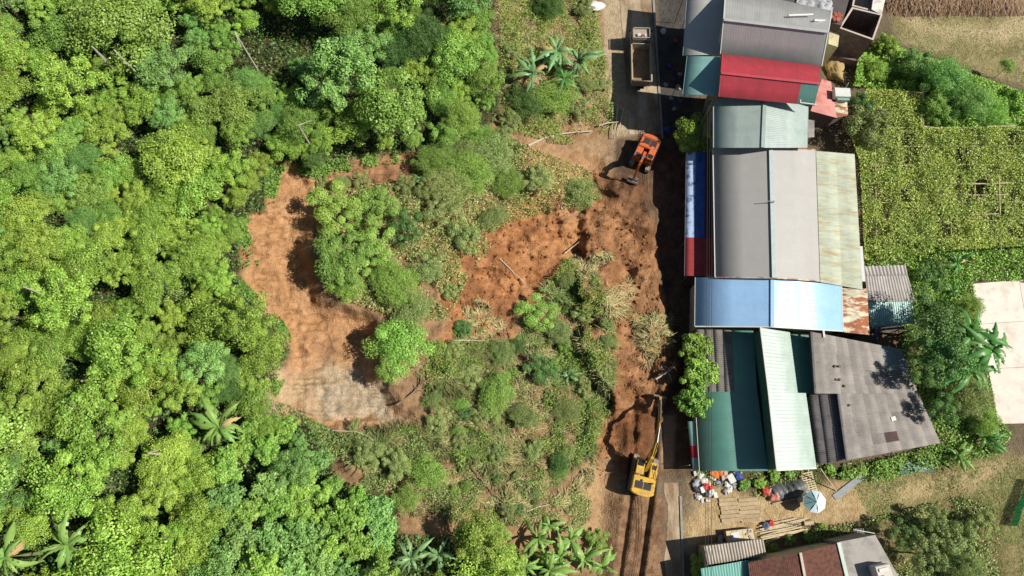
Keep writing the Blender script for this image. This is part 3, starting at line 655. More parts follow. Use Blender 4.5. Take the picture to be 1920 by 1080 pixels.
def house_bottom():
    b = hbase(1470, 1060)
    t = thing('tile_roof_house', 'house with brown clay tile roof at the bottom edge, green and corrugated bays', 'house', b)
    # corrugated porch
    roof(t, b, [(1320, 1024, 3.4), (1431, 1010, 3.4), (1437, 1042, 3.2), (1327, 1059, 3.2)], 5, mat('corrugated_weathered', (.42, .37, .32), .9, .2, 1.5, objvar=.1), amp=.10, rib=.30, name='porch_sheet')
    roof(t, b, [(1314, 1066, 3.7), (1404, 1050, 3.7), (1416, 1150, 3.2), (1326, 1160, 3.2)], 6, metal('steel_roof_turquoise', (.10, .33, .28)), name='bay_sheet')
    walls(t, b, [(1320, 1024, 3.3), (1431, 1010, 3.3), (1437, 1040, 3.3), (1404, 1050, 3.2), (1416, 1150, 3.1), (1326, 1160, 3.1)], M_PLASTER, inset=.2, name='bay_wall')
    # clay tiles: every course of tiles is real, joined per slope
    def tiles(quad, nu, nv, m):
        A, B, C, D = [W(q) - b for q in quad]; v = []; f = []
        for j in range(nv):
            for i in range(nu):
                off = .5 * (j % 2)
                for ds, dt, dz in ((0.04, 0, 0), (.96, 0, 0), (.96, 1.12, .05), (.5, 1.3, .07), (.04, 1.12, .05)):
                    s = min(max((i + ds + off) / nu, 0), 1); tt = min((j + dt) / nv, 1.01)
                    p = (A * (1 - s) + B * s) * (1 - tt) + (D * (1 - s) + C * s) * tt; v.append(p + (0, 0, dz + R.uniform(-.008, .012)))
                k = len(v) - 5; f.append((k, k + 1, k + 2, k + 3, k + 4))
        o = MB().add(v, f).build('roof_tiles', m, t); tag(o, kind='stuff'); return o
    tm = mat('clay_tile_brown', (.20, .085, .06), .9, .35, 6, .2, c2=(.10, .05, .04), c2_scale=3, c2_lo=.45, c2_hi=.6, fine=25)
    r0, r1 = (1500, 1036, 5.2), (1521, 1150, 5.2)
    tiles([r0, r1, (1415, 1150, 4.2), (1403, 1054, 4.2)], 34, 26, tm)
    tiles([r1, r0, (1571, 1019, 4.3), (1600, 1140, 4.3)], 34, 20, tm)
    roof(t, b, [(1499, 1038, 5.12), (1520, 1150, 5.12), (1415, 1150, 4.14), (1404, 1055, 4.14)], 1, M_BROWNSHEET, name='underlay', amp=.0)
    roof(t, b, [(1520, 1150, 5.12), (1501, 1037, 5.12), (1570, 1020, 4.22), (1599, 1140, 4.22)], 1, M_BROWNSHEET, name='underlay', amp=.0)
    bar(t, b, [r0, r1], .25, .14, mat('ridge_mortar', (.55, .46, .38), .9), 'ridge_cap', .08)
    bar(t, b, [(1572, 1017, 4.45), (1602, 1140, 4.45)], .35, .15, M_MINT, 'party_wall_cap', .0)
    walls(t, b, [(1404, 1055, 4.1), r0, (1570, 1020, 4.2), (1599, 1140, 4.2), (1520, 1150, 5), (1415, 1150, 4.1)], M_YELLOWWALL, inset=.12, drop=.2)
    MB().prism([W(k) - b for k in [(1574, 1016, 4.3), (1641, 1003, 4.3), (1690, 1090, 4.3), (1690, 1150, 4.3), (1604, 1150, 4.3)]], 0, 4.3).build('flat_roof_block', mat('flat_roof_grey', (.38, .355, .325), .9, .2, 1, .1, c2=(.28, .26, .24), c2_scale=.7), t)
    t2 = thing('roof_water_tank', 'pale square water tank on the grey flat roof at the bottom edge', 'tank', W((1645, 1072, 4.3)))
    MB().box((0, 0, .8), (1.5, 1.5, 1.3), .2).build('tank_body', mat('tank_pale', (.62, .57, .52), .7, .15), t2, bevel=.06)
    MB().box((0, 0, .08), (1.6, 1.6, .16), .2).build('tank_stand', M_CONC, t2)
    MB().box((-.1, .35, 1.5), (.9, .3, .1), .2).build('tank_lid', M_TRIM, t2, bevel=.02)
    for dy in (-.25, .2): MB().box((-.3, dy, 1.47), (.35, .08, .05), .2).build('lid_slot', M_GLASS, t2)
house_grey_and_awning(); house_red(); house_sage(); house_warehouse(); house_blue(); house_back_shed(); house_mint(); house_fibro(); house_leanto_pink(); house_unfinished(); house_bottom()

# concrete drying yard: separate cast panels
def build_yard():
    root = bpy.data.objects.new('concrete_yard', None); link(root); tag(root, 'pale cast concrete drying yard at the right edge', 'yard', kind='structure')
    mc = mat('yard_concrete', (.74, .68, .61), .85, .12, .7, .15, c2=(.52, .44, .36), c2_scale=.5, c2_lo=.5, c2_hi=.75, objvar=.05)
    xs = [0, .34, .68, 1.0]; ys = [0, .3, .62, 1.0]
    A, B, C, D = (1823, 532, .1), (2080, 510, .1), (2120, 790, .1), (1872, 795, .1)
    A, B, C, D = [W(q) for q in (A, B, C, D)]
    for i in range(3):
        for j in range(3):
            e = lambda s, t: ((A * (1 - s) + B * s) * (1 - t) + (D * (1 - s) + C * s) * t)
            g = .0012
            q = [e(xs[i] + g, ys[j] + g), e(xs[i + 1] - g, ys[j] + g), e(xs[i + 1] - g, ys[j + 1] - g), e(xs[i] + g, ys[j + 1] - g)]
            MB().prism(q, -.2, .1 + .006 * ((i + j) % 2)).build('slab_panel', mc, root)
build_yard()

# ------------------------------------------------------------------ foliage
def leaves(c, nrm, ln, wd, rng, fold=.12):
    """diamond leaves: centres, normals, lengths, widths -> verts, faces"""
    n = len(c); r = rng.normal(size=(n, 3)); nrm = nrm / np.linalg.norm(nrm, axis=1, keepdims=True)
    u = np.cross(nrm, r); u /= np.linalg.norm(u, axis=1, keepdims=True) + 1e-9; w = np.cross(nrm, u)
    L = (ln / 2)[:, None]; B = (wd / 2)[:, None]
    v = np.stack([c - u * L - nrm * L * fold, c + w * B + nrm * B * .15, c + u * L - nrm * L * fold * 1.6, c - w * B + nrm * B * .15], 1).reshape(-1, 3)
    f = np.arange(4 * n).reshape(n, 4); return v, f
def crown_mesh(name, seed, lobes, per, lsize, aspect, flat=.75, lobe_r=(.26, .42), jitter=.42):
    rng = np.random.RandomState(seed); C = []; N = []; T = []
    k = 0
    while k < lobes:
        d = rng.normal(size=3); d /= np.linalg.norm(d)
        if d[2] < -.25: continue
        rad = rng.uniform(.3, 1.0) ** .8; c = d * rad * (1, 1, flat); lr = rng.uniform(*lobe_r); g = rng.rand()
        q = rng.normal(size=(per * 2, 3)); q /= np.linalg.norm(q, axis=1, keepdims=True); q = q[q[:, 2] > -.45][:per]
        p = c + q * lr * rng.uniform(.55, 1.08, (len(q), 1)) * (1, 1, .8)
        C.append(p); N.append(q * .9 + (0, 0, .35) + rng.normal(size=q.shape) * jitter)
        t = np.zeros((len(q), 4)); t[:, 0] = rng.rand(len(q)); t[:, 1] = np.clip(g + rng.normal(size=len(q)) * .15, 0, 1); t[:, 3] = 1; T.append(t); k += 1
    c = np.concatenate(C); n = np.concatenate(N); t = np.concatenate(T); ln = lsize * rng.uniform(.7, 1.35, len(c))
    v, f = leaves(c, n, ln, ln * aspect, rng)
    return mesh_np(name, v, f, np.repeat(t, 4, 0))
BARK = mat('bark', (.20, .165, .125), .95, .3, 4, .3)
BARKP = mat('pale_bark', (.50, .44, .35), .9, .25, 3, .2)
LM = {
 'yellow-green': leafmat('leaf_yellow_green', (.12, .215, .028), (.205, .305, .042), (.35, .44, .10)),
 'mid-green': leafmat('leaf_mid_green', (.11, .20, .03), (.18, .28, .05), (.27, .36, .10)),
 'blue-green': leafmat('leaf_blue_green', (.095, .20, .04), (.16, .29, .075), (.26, .38, .13)),
 'dark green': leafmat('leaf_dark_green', (.05, .115, .025), (.08, .155, .035), (.15, .23, .07)),
 'olive': leafmat('leaf_olive', (.10, .15, .035), (.17, .215, .06), (.34, .37, .16)),
 'bright green': leafmat('leaf_bright_green', (.11, .215, .03), (.175, .295, .045), (.30, .41, .11)),
}
# crown shapes, unit radius
CROWN = [crown_mesh('crown_round', 1, 30, 400, .068, .6, .8, (.16, .5)), crown_mesh('crown_loose', 2, 24, 400, .068, .55, .75, (.14, .42)), crown_mesh('crown_full', 3, 40, 330, .065, .6, .85, (.14, .5)),
         crown_mesh('crown_feathery', 4, 44, 330, .14, .11, .85, (.2, .5), 1.0), crown_mesh('crown_bigleaf', 5, 34, 110, .14, .7, .75, (.18, .42), .5), crown_mesh('crown_open', 6, 22, 320, .07, .55, .7, (.14, .36)),
         crown_mesh('crown_tufted', 7, 46, 250, .062, .55, .8, (.12, .34))]
def trunk_mesh(seed):
    rg = random.Random(seed); m = MB(); m.tube([(0, 0, -.6), (.02, .01, .4), (.05, .0, 1.0)], [.055, .045, .035], 7)
    for k in range(5):
        a = k * 1.26 + rg.random(); z = .55 + .1 * k
        m.tube([(.03, 0, z), (.25 * math.cos(a), .25 * math.sin(a), z + .25), (.55 * math.cos(a), .55 * math.sin(a), z + .42)], [.03, .02, .008], 5)
    me = bpy.data.meshes.new('trunk'); me.from_pydata(m.v, [], m.f); me.materials.append(BARK); return me
TRUNK = [trunk_mesh(s) for s in (1, 2, 3)]
for me in CROWN: me.materials.append(LM['mid-green'])
def plant(name, cat, px, py, rpx, tone, shape, lift=None, squash=1.0, group=None, label=None, zextra=0):
    z0 = float(HT(np.array([px]), np.array([py]), False)[0]); r = rpx * mpp(px, py, z0 + 2)
    lift = r * 1.15 if lift is None else lift
    x, y, z = base_under(px, py, lift)
    t = thing(name, label, cat, (x, y, z + zextra), R.random() * 6.28, group)
    c = bpy.data.objects.new('crown', CROWN[shape]); link(c, t); c.location = (0, 0, lift); c.scale = (r * R.uniform(.92, 1.08), r * R.uniform(.92, 1.08), r * squash)
    c.rotation_euler = (0, 0, R.random() * 6.28)
    c.material_slots[0].link = 'OBJECT'; c.material_slots[0].material = LM[tone]
    k = bpy.data.objects.new('trunk' if name.endswith('tree') else 'stem', R.choice(TRUNK)); link(k, t); k.scale = (r * .9, r * .9, lift)
    return t
SHAPE_WORD = ['round', 'loose', 'full', 'feathery', 'broad-leaved', 'open', 'tufted']
def rows_label(items, yband, fmt):
    """items: (px, py, setter) -> a label that counts rows from the top and places from the left"""
    rows = {}
    for it in items: rows.setdefault(int((it[1] + 200) // yband), []).append(it)
    for ri, key in enumerate(sorted(rows)):
        for ci, it in enumerate(sorted(rows[key], key=lambda q: q[0])): it[2](fmt(it, ORD[ri + 1], ORD[ci + 1]))
def forest():
    spots = []; rg = random.Random(77)
    gaps = [(120, 420, 18), (340, 560, 20), (150, 700, 22), (430, 640, 16), (60, 60, 18), (330, 60, 24), (700, 130, 22), (800, 220, 18), (240, 900, 22), (470, 900, 20), (505, 95, 55), (300, 800, 24), (85, 935, 26), (60, 190, 22), (265, 260, 34), (205, 560, 22), (560, 60, 30), (410, 270, 18)]
    tries = 0
    while tries < 26000 and len(spots) < 290:
        tries += 1
        px = rg.uniform(-50, 960); py = rg.uniform(-45, 1110); r = rg.choice((rg.uniform(52, 80), rg.uniform(34, 54), rg.uniform(24, 40)))
        if tries > 21000: r = rg.uniform(18, 28)
        if any((px - a) ** 2 + (py - b) ** 2 < (g + r * .55) ** 2 for a, b, g in gaps): continue
        if any((px - a) ** 2 + (py - b) ** 2 < (.68 * (r + s)) ** 2 for a, b, s in spots): continue
        if any((px - a) ** 2 + (py - b) ** 2 < (45 + r * .6) ** 2 for a, b in BAN_KEEP): continue
        if float(sdist(np.array([px]), np.array([py]), FOREST)[0]) < r * .92 and px < 960 and py > -20 and not (py > 1010): continue
        spots.append((px, py, r))
    items = []
    for px, py, r in spots:
        n = float(fbm(np.array([px * .006 + 5]), np.array([py * .006 + 1]), 3)[0]); q = rg.random()
        if py > 800 and 400 < px < 760: tone, sh = ('blue-green' if q < .5 else 'bright green'), 4
        elif px > 560 and py < 320:
            if px > 880: tone, sh = ('bright green', rg.choice((0, 2, 6)))
            else: tone, sh = rg.choice((('mid-green', 0), ('mid-green', 3), ('dark green', 3), ('bright green', 2), ('blue-green', 6), ('mid-green', 1), ('yellow-green', 6)))
        elif n + .25 * (q - .5) > .47 + (.05 if py < 250 else -.09): tone, sh = 'yellow-green', rg.choice((0, 1, 2, 6, 6))
        elif q < .16: tone, sh = 'blue-green', rg.choice((3, 6))
        elif q < .22: tone, sh = 'dark green', rg.choice((3, 0))
        elif q < .6: tone, sh = 'bright green', rg.choice((0, 2, 6))
        else: tone, sh = 'mid-green', rg.choice((1, 2, 6, 0))
        if sh == 4 and r > 40: sh = rg.choice((0, 2, 6))
        t = plant('forest_tree', 'tree', px, py, r * 1.06, tone, sh, lift=max(2.2, r * .052 * rg.uniform(1.0, 2.4)), squash=rg.uniform(.75, 1.05), group='trees of the hillside forest')
        items.append((px, py, lambda s, t=t: t.__setitem__('label', s), tone, SHAPE_WORD[sh]))
    rows_label(items, 105, lambda it, r, c: f"{it[3]} {it[4]} tree, {c} from the left in the {r} forest row from the top")
# banana plants
def banana_leaf(seed, ln=2.3, wd=.56, droop=.55):
    rg = random.Random(seed); n = 12; v = []; f = []; tt = []
    for i in range(n + 1):
        s = i / n; y = ln * s * (1 - .25 * droop * s); z = .6 * ln * s * (1 - s * (.8 + droop * .85)); w = wd / 2 * (math.sin(math.pi * min(1, .06 + s * .98)) ** .55) * (1 if i < n else .15)
        for k, sgn in enumerate((-1, -.5, 0, .5, 1)):
            tear = (rg.random() - .5) * .34 * (abs(sgn) > .9)
            v.append((sgn * w * (1 + tear), y + tear, z - abs(sgn) * w * .35 + (.02 if sgn == 0 else 0) + (rg.random() - .5) * .03)); tt.append((rg.random() * .7, s * .6 + .2 * (sgn == 0), 0, 1))
    for i in range(n):
        for k in range(4):
            if k in (0, 3) and rg.random() < .24: continue
            a = i * 5 + k; f.append((a, a + 1, a + 6, a + 5))
    return mesh_np('leaf', np.array(v), np.array(f), np.array(tt), smooth=True)
BLEAF = [banana_leaf(s, l, w, d) for s, l, w, d in ((1, 2.4, .6, .4), (2, 2.2, .55, .8), (3, 1.9, .5, 1.1), (4, 2.6, .58, .6), (5, 1.5, .42, .2))]
BANM = {'dry': leafmat('banana_dry', (.28, .20, .09), (.34, .26, .12), (.42, .34, .18), .2, .7, .1), 'pale': leafmat('banana_pale', (.15, .26, .06), (.22, .33, .09), (.36, .45, .20), .35, .4, .1), 'deep': leafmat('banana_deep', (.06, .16, .035), (.10, .22, .06), (.20, .30, .12), .3, .4, .1), 'grey-green': leafmat('banana_grey', (.12, .22, .085), (.17, .28, .12), (.27, .36, .19), .3, .4, .1)}
for me in BLEAF: me.materials.append(BANM['pale'])
def stem_mesh():
    m = MB().tube([(0, 0, -.5), (.02, 0, .5), (0, .03, 1)], [.16, .13, .08], 8); me = bpy.data.meshes.new('stem'); me.from_pydata(m.v, [], m.f); me.materials.append(mat('banana_stem', (.23, .26, .10), .7, .3, 3)); return me
BSTEM = stem_mesh()
def banana(px, py, size, tone, label, nl=10, lift=2.2, tilt=0):
    nl += 3
    x, y, z = base_under(px, py, lift + .3)
    t = thing('banana_plant', label, 'banana plant', (x, y, z), R.random() * 6.28, 'banana plants')
    if tilt: t.rotation_euler = (tilt, 0, R.random() * 6.28)
    s = bpy.data.objects.new('stem', BSTEM); link(s, t); s.scale = (1, 1, lift)
    for k in range(nl):
        l = bpy.data.objects.new('leaf', BLEAF[k % 5 if k < nl - 1 else 4]); link(l, t); l.location = (0, 0, lift - .15 + .02 * k)
        l.rotation_euler = (R.uniform(-.45, .45) + (.6 if k >= nl - 2 else 0), R.uniform(-.6, .6), k * 2.4 + R.uniform(-.6, .6)); q = (1.5 if (px > 1800 or (px > 980 and py < 160)) else 1.12) * size * R.uniform(.65, 1.2); l.scale = (q * .85, q, q)
        l.material_slots[0].link = 'OBJECT'; l.material_slots[0].material = BANM['dry'] if (k == 2 and R.random() < .5) else BANM[tone]
BANS = [(410, 800, 1.1, 'pale', 'lone pale banana plant in the forest left of the grey scar', 12), (125, 1022, 1.25, 'pale', 'big pale banana plant in the lower left corner, right of another', 10), (12, 1045, 1.25, 'pale', 'pale banana plant cut by the lower left frame corner', 9),
        (770, 1048, .95, 'grey-green', 'grey-green banana plant at the bottom edge below the slide, left of a pair', 11), (822, 1040, .9, 'grey-green', 'grey-green banana plant at the bottom edge below the slide, right of a pair', 10),
        (1045, 92, 1.0, 'grey-green', 'topmost banana plant on the bank left of the dump truck', 10), (1000, 135, .9, 'grey-green', 'leftmost banana plant on the bank left of the dump truck', 9), (1085, 112, .95, 'grey-green', 'banana plant on the bank nearest the dump truck', 9), (1058, 145, .8, 'deep', 'low dark banana plant below the other bank bananas', 8),
        (1010, 1010, 1.0, 'pale', 'leftmost banana plant of the thick clump at the bottom edge', 10), (1050, 1045, 1.05, 'pale', 'middle banana plant of the thick clump at the bottom edge', 11), (1095, 1050, 1.0, 'pale', 'rightmost banana plant of the thick bottom clump, beside the ruts', 10), (985, 1062, 1.0, 'pale', 'lower left banana plant of the thick clump, cut by the frame', 9), (1030, 985, .75, 'pale', 'small banana plant at the top of the bottom clump', 8), (1070, 1012, 1.0, 'pale', 'banana plant at the upper right of the thick bottom clump', 10), (1130, 1062, .9, 'pale', 'banana plant overhanging the ruts at the bottom edge', 9), (1030, 1070, 1.0, 'pale', 'banana plant in the lower middle of the thick clump, cut by frame', 10),
        (1066, 705, .6, 'grey-green', 'small flattened banana plant in the middle of the slide debris', 8),
        (1798, 492, .85, 'deep', 'banana plant below the trellis corner', 9), (1790, 545, .6, 'deep', 'small banana plant between trellis and concrete yard', 8),
        (1825, 622, 1.15, 'deep', 'large banana plant at the upper left corner of the concrete yard', 11), (1862, 655, 1.15, 'deep', 'large banana plant overhanging the concrete yard furthest right', 11), (1822, 690, 1.0, 'deep', 'banana plant at the concrete yard, lowest of three big ones', 10),
        (1800, 852, .8, 'pale', 'pale banana plant below the grey sheet roof corner', 9), (1850, 818, .75, 'deep', 'banana plant at the lower corner of the concrete yard', 9), (790, 335, .55, 'deep', 'small banana plant at the upper rim of the debris', 7)]
BAN_KEEP = [(b[0], b[1]) for b in BANS[:5]]
forest()
for bx, by, bs, bt, bl, bn in BANS: banana(bx, by, bs, bt, bl, bn, lift=(6.5 if bs > .95 and bx > 1800 else 3.4 if (bx > 980 and by < 160) else 5.0 if bx < 430 else 2.4 if bs > .8 else 1.2))

# shrubs and small trees that slid down or stand along the edges
def shrubs():
    items = []
    S = [(815, 302, 34, 'mid-green', 3), (858, 285, 34, 'olive', 3), (900, 262, 32, 'mid-green', 3), (945, 262, 26, 'olive', 6), (838, 350, 34, 'olive', 3), (760, 345, 22, 'olive', 5), (640, 345, 18, 'olive', 3), (605, 345, 14, 'olive', 5), (680, 340, 16, 'olive', 5), (640, 480, 56, 'mid-green', 6), (632, 388, 44, 'mid-green', 5), (700, 392, 48, 'mid-green', 6), (702, 470, 42, 'mid-green', 5), (762, 428, 42, 'dark green', 5), (828, 395, 36, 'olive', 5), (882, 325, 42, 'mid-green', 3), (918, 288, 36, 'olive', 3), (800, 362, 30, 'olive', 5), (872, 440, 32, 'olive', 5),
         (742, 532, 40, 'mid-green', 3), (648, 542, 34, 'bright green', 0), (772, 590, 34, 'olive', 3), (805, 505, 34, 'olive', 1), (842, 545, 22, 'olive', 5), (925, 410, 26, 'olive', 3), (755, 655, 50, 'bright green', 0), (735, 690, 34, 'mid-green', 6), (1010, 335, 30, 'olive', 6), (1090, 362, 32, 'olive', 3), (950, 340, 26, 'mid-green', 3),
         (1062, 525, 28, 'olive', 3), (1010, 585, 32, 'mid-green', 5), (1045, 622, 30, 'olive', 3), (1092, 590, 26, 'olive', 5), (1140, 640, 17, 'olive', 3), (850, 655, 26, 'olive', 5), (880, 705, 32, 'olive', 6), (940, 662, 34, 'olive', 3), (930, 742, 36, 'mid-green', 3), (1015, 690, 30, 'dark green', 5), (985, 782, 36, 'olive', 3), (900, 780, 24, 'olive', 5),
         (1060, 770, 32, 'olive', 3), (1095, 725, 24, 'olive', 5), (1000, 842, 30, 'olive', 6), (930, 850, 24, 'olive', 5), (860, 830, 28, 'olive', 6), (790, 885, 36, 'mid-green', 0), (742, 868, 30, 'olive', 6), (690, 850, 24, 'olive', 5), (665, 800, 15, 'olive', 5), (822, 790, 20, 'olive', 5), (1062, 852, 24, 'olive', 3), (1110, 800, 18, 'olive', 5), (1040, 900, 20, 'olive', 5),
         (1035, 185, 40, 'mid-green', 3), (985, 190, 30, 'dark green', 3), (955, 225, 24, 'olive', 6), (1085, 205, 26, 'olive', 5), (1130, 160, 16, 'olive', 5), (1095, 15, 24, 'olive', 6), (1030, 10, 34, 'dark green', 3), (960, 95, 16, 'olive', 5), (1040, 120, 22, 'dark green', 3), (1100, 160, 18, 'olive', 3), (760, 930, 24, 'mid-green', 0),
         (905, 1040, 34, 'bright green', 6), (950, 1050, 32, 'mid-green', 6), (880, 1000, 22, 'mid-green', 1), (930, 1000, 22, 'mid-green', 6), (1120, 1010, 20, 'bright green', 6)]
    rs = random.Random(5)
    while len(S) < 112:
        x, y = rs.uniform(800, 1200), rs.uniform(600, 960)
        if not inside(np.array([x]), np.array([y]), DEBRIS)[0] or float(fbm(np.array([x * .012 + 8]), np.array([y * .012]), 3)[0]) < .49: continue
        S.append((x, y, rs.uniform(8, 19), rs.choice(('mid-green', 'mid-green', 'olive', 'olive', 'dark green')), rs.choice((3, 3, 5, 6))))
    for px, py, r, tone, sh in S:
        if tone == 'olive' and py > 500 and 830 < px < 1150: r *= .72
        t = plant('slide_shrub', 'shrub', px, py, r, tone, sh, lift=r * .045, squash=.62, group='shrubs on the slide and its bank')
        t.scale = (rs.uniform(.75, 1.35), rs.uniform(.75, 1.3), 1)
        items.append((px, py, lambda s, t=t: t.__setitem__('label', s), tone, SHAPE_WORD[sh]))
    rows_label(items, 60, lambda it, r, c: f"{it[3]} {it[4]} shrub on the slide, {c} from left in {r} shrub row from top")
    E = [('street_tree', 1298, 264, 40, 'yellow-green', 1, 3.0, 'small yellow-green tree between the sage roof and the road'), ('street_tree', 1303, 655, 30, 'bright green', 4, 3.4, 'upper part of the roadside tree clump at the grey sheets'), ('street_tree', 1310, 705, 32, 'bright green', 4, 3.4, 'middle tree of the roadside clump by the mint roof house'), ('street_tree', 1302, 752, 30, 'bright green', 4, 3.2, 'lowest tree of the roadside clump by the mint roof house'),
         ('garden_tree', 1740, 605, 50, 'dark green', 0, 6.0, 'dark dense tree behind the back shed'), ('garden_tree', 1760, 672, 48, 'dark green', 1, 6.5, 'dark tree between the grey sheet roof and the big bananas'), ('garden_tree', 1730, 700, 30, 'dark green', 5, 6.5, 'small dark tree overhanging the grey sheet roof edge'), ('garden_tree', 1815, 745, 38, 'olive', 3, 2.5, 'olive bushy tree left of the lower concrete yard'), ('garden_tree', 1768, 768, 30, 'dark green', 5, 5.5, 'small dark tree beside the grey sheet roof corner'),
         ('garden_tree', 1845, 790, 26, 'mid-green', 3, 1.5, 'bushy green tree at the bottom corner of the concrete yard'), ('garden_tree', 1740, 520, 30, 'dark green', 5, 2.2, 'dark scrubby tree above the back shed'), ('garden_tree', 1815, 575, 24, 'mid-green', 3, 2, 'green bush at the top corner of the concrete yard'),
         ('garden_tree', 1625, 240, 42, 'olive', 5, 2.4, 'greyish open tree left of the trellis beside the red lean-to'), ('garden_tree', 1615, 200, 24, 'dark green', 5, 2, 'small dark bush right of the white box'),
         ('field_tree', 1770, 150, 40, 'blue-green', 3, 3.2, 'blue-green tree above the trellis corner, highest one'), ('field_tree', 1720, 120, 32, 'blue-green', 6, 2.8, 'blue-green tree nearest the unfinished building'), ('field_tree', 1760, 205, 34, 'mid-green', 6, 2.4, 'green tree just right of the bare trellis post'), ('field_tree', 1815, 190, 38, 'blue-green', 3, 3, 'blue-green feathery tree in the middle of the hedge strip'), ('field_tree', 1855, 215, 30, 'bright green', 3, 1.6, 'bright bush at the right of the hedge strip'), ('field_tree', 1660, 85, 22, 'yellow-green', 6, 1.5, 'yellow-green bush by the unfinished building wall'),
         ('field_tree', 1890, 124, 12, 'mid-green', 2, 2.6, 'small lone tree standing in the dry hay field'), ('field_tree', 1640, 130, 22, 'yellow-green', 0, 1.6, 'yellow-green bush behind the pink lean-to'),
         ('yard_tree', 1735, 1040, 38, 'olive', 5, 2.6, 'loose green tree right of the flat roof at the bottom'), ('yard_tree', 1790, 1010, 33, 'olive', 5, 2.2, 'olive tree upper right of the flat roof tree'), ('yard_tree', 1810, 1065, 32, 'olive', 3, 1.8, 'feathery green tree at the bottom edge, rightmost'), ('yard_tree', 1755, 975, 27, 'olive', 5, 2, 'olive open tree at the top of the lower right thicket'), ('yard_tree', 1690, 1000, 27, 'dark green', 5, 2.2, 'dark open tree above the flat roof corner'), ('yard_tree', 1840, 985, 26, 'olive', 5, 1.2, 'small olive bush left of the green net')]
    for nm, px, py, r, tone, sh, lift, lab in E: plant(nm, 'tree', px, py, r, tone, sh, lift=lift, group='trees around the houses', label=lab)
    V = [(1395, 910), (1425, 905), (1450, 890), (1585, 888), (1615, 880), (1650, 875), (1680, 868), (1480, 885), (1555, 882), (1480, 1012), (1515, 1005), (1450, 1030), (1540, 990)]
    for i, (px, py) in enumerate(sorted(V)):
        plant('verge_weed', 'weeds', px, py, 11, 'bright green' if py < 950 else 'mid-green', 4 if py < 950 else 6, lift=.35, squash=.7, group='weed clumps along the yard', label=f"low leafy weed clump at the yard edge, {ORD[i + 1]} counting from the left")
shrubs()

# ------------------------------------------------------------------ ground cover nobody could count
def scatter(poly, n, rng, dens=None):
    x0, x1 = min(p[0] for p in poly), max(p[0] for p in poly); y0, y1 = min(p[1] for p in poly), max(p[1] for p in poly)
    X = []; Y = []; got = 0
    while got < n:
        x = rng.uniform(x0, x1, n * 2); y = rng.uniform(y0, y1, n * 2); k = inside(x, y, poly) & (x > -60) & (x < 1990) & (y > -60) & (y < 1150)
        if dens is not None: k &= rng.rand(len(x)) < dens(x, y)
        X.append(x[k]); Y.append(y[k]); got += k.sum()
        if k.sum() == 0: break
    return np.concatenate(X)[:n], np.concatenate(Y)[:n]
def cover(name, label, cat, poly, n, mtl, seed, hmin, hmax, ls, asp=.6, dens=None, mound=0.0, parent=None, zfun=None):
    rng = np.random.RandomState(seed); x, y = scatter(poly, n, rng, dens); n = len(x)
    z = (HT(x, y) if zfun is None else zfun(x, y)); bump = mound * sst(.35, .7, fbm(x * .035 + seed, y * .035, 3))
    c = P(x, y, z + rng.uniform(hmin, hmax, n) + bump); nr = rng.normal(size=(n, 3)) * .6 + (0, 0, .8)
    ln = ls * rng.uniform(.6, 1.4, n); v, f = leaves(c, nr, ln, ln * asp, rng)
    t = np.zeros((n, 4)); t[:, 0] = rng.rand(n); t[:, 1] = np.clip(fbm(x * .03, y * .03, 3) * 1.6 - .3 + rng.normal(size=n) * .12, 0, 1); t[:, 3] = 1
    me = mesh_np(name, v, f, np.repeat(t, 4, 0)); me.materials.append(mtl); o = link(bpy.data.objects.new(name, me), parent)
    return tag(o, label, cat if parent is None else None, kind='stuff')
def blades(name, label, cat, poly, n, mtl, seed, ln=.6, wd=.05, up=.6, dens=None):
    rng = np.random.RandomState(seed); x, y = scatter(poly, n, rng, dens); n = len(x); b = P(x, y, HT(x, y) - .03)
    # tufts share a leaning direction
    a = fbm(x * .03 + seed, y * .03, 2) * 14 + rng.normal(size=n) * .9; L = ln * rng.uniform(.5, 1.5, n)
    d = np.stack([np.cos(a), np.sin(a), up * rng.uniform(.4, 1.6, n)], 1); d /= np.linalg.norm(d, axis=1, keepdims=True)
    s = np.stack([-np.sin(a), np.cos(a), 0 * a], 1) * (wd / 2)
    mid = b + d * (L * .55)[:, None]; tip = b + d * L[:, None] - np.array([0, 0, 1]) * (L * .18)[:, None]
    v = np.stack([b - s, b + s, mid + s * .8, tip, mid - s * .8], 1).reshape(-1, 3); f = np.arange(5 * n).reshape(n, 5)
    t = np.zeros((n, 4)); t[:, 0] = rng.rand(n); t[:, 1] = np.clip(fbm(x * .02 + 3, y * .02, 3) * 2 - .5, 0, 1); t[:, 3] = 1
    me = mesh_np(name, v, f, np.repeat(t, 5, 0)); me.materials.append(mtl); return tag(link(bpy.data.objects.new(name, me)), label, cat, kind='stuff')
G_STRAW = leafmat('straw_blades', (.34, .28, .14), (.26, .27, .10), (.52, .46, .28), .2, .7, .02)
G_GREENB = leafmat('green_blades', (.11, .165, .035), (.16, .20, .05), (.26, .28, .10), .25, .6, .02)
G_MIX = leafmat('mixed_blades', (.20, .19, .075), (.11, .20, .04), (.38, .36, .19), .22, .6, .02)
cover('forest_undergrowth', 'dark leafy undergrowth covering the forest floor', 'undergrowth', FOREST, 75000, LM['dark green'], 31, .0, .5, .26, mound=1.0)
SLIDEVEG = [(760, 640), (960, 640), (1010, 560), (1060, 480), (1130, 520), (1150, 640), (1145, 760), (1110, 850), (1060, 900), (940, 910), (800, 900), (650, 870), (640, 820), (770, 800), (800, 730), (760, 680)]
nz = lambda s, lo, hi: (lambda x, y: sst(lo, hi, fbm(x * .018 + s, y * .018, 4, .6)))
blades('slide_grass', 'flattened straw and green grass over the lower slide', 'grass', SLIDEVEG, 25000, G_MIX, 41, .9, .06, .35, nz(3, .47, .56))
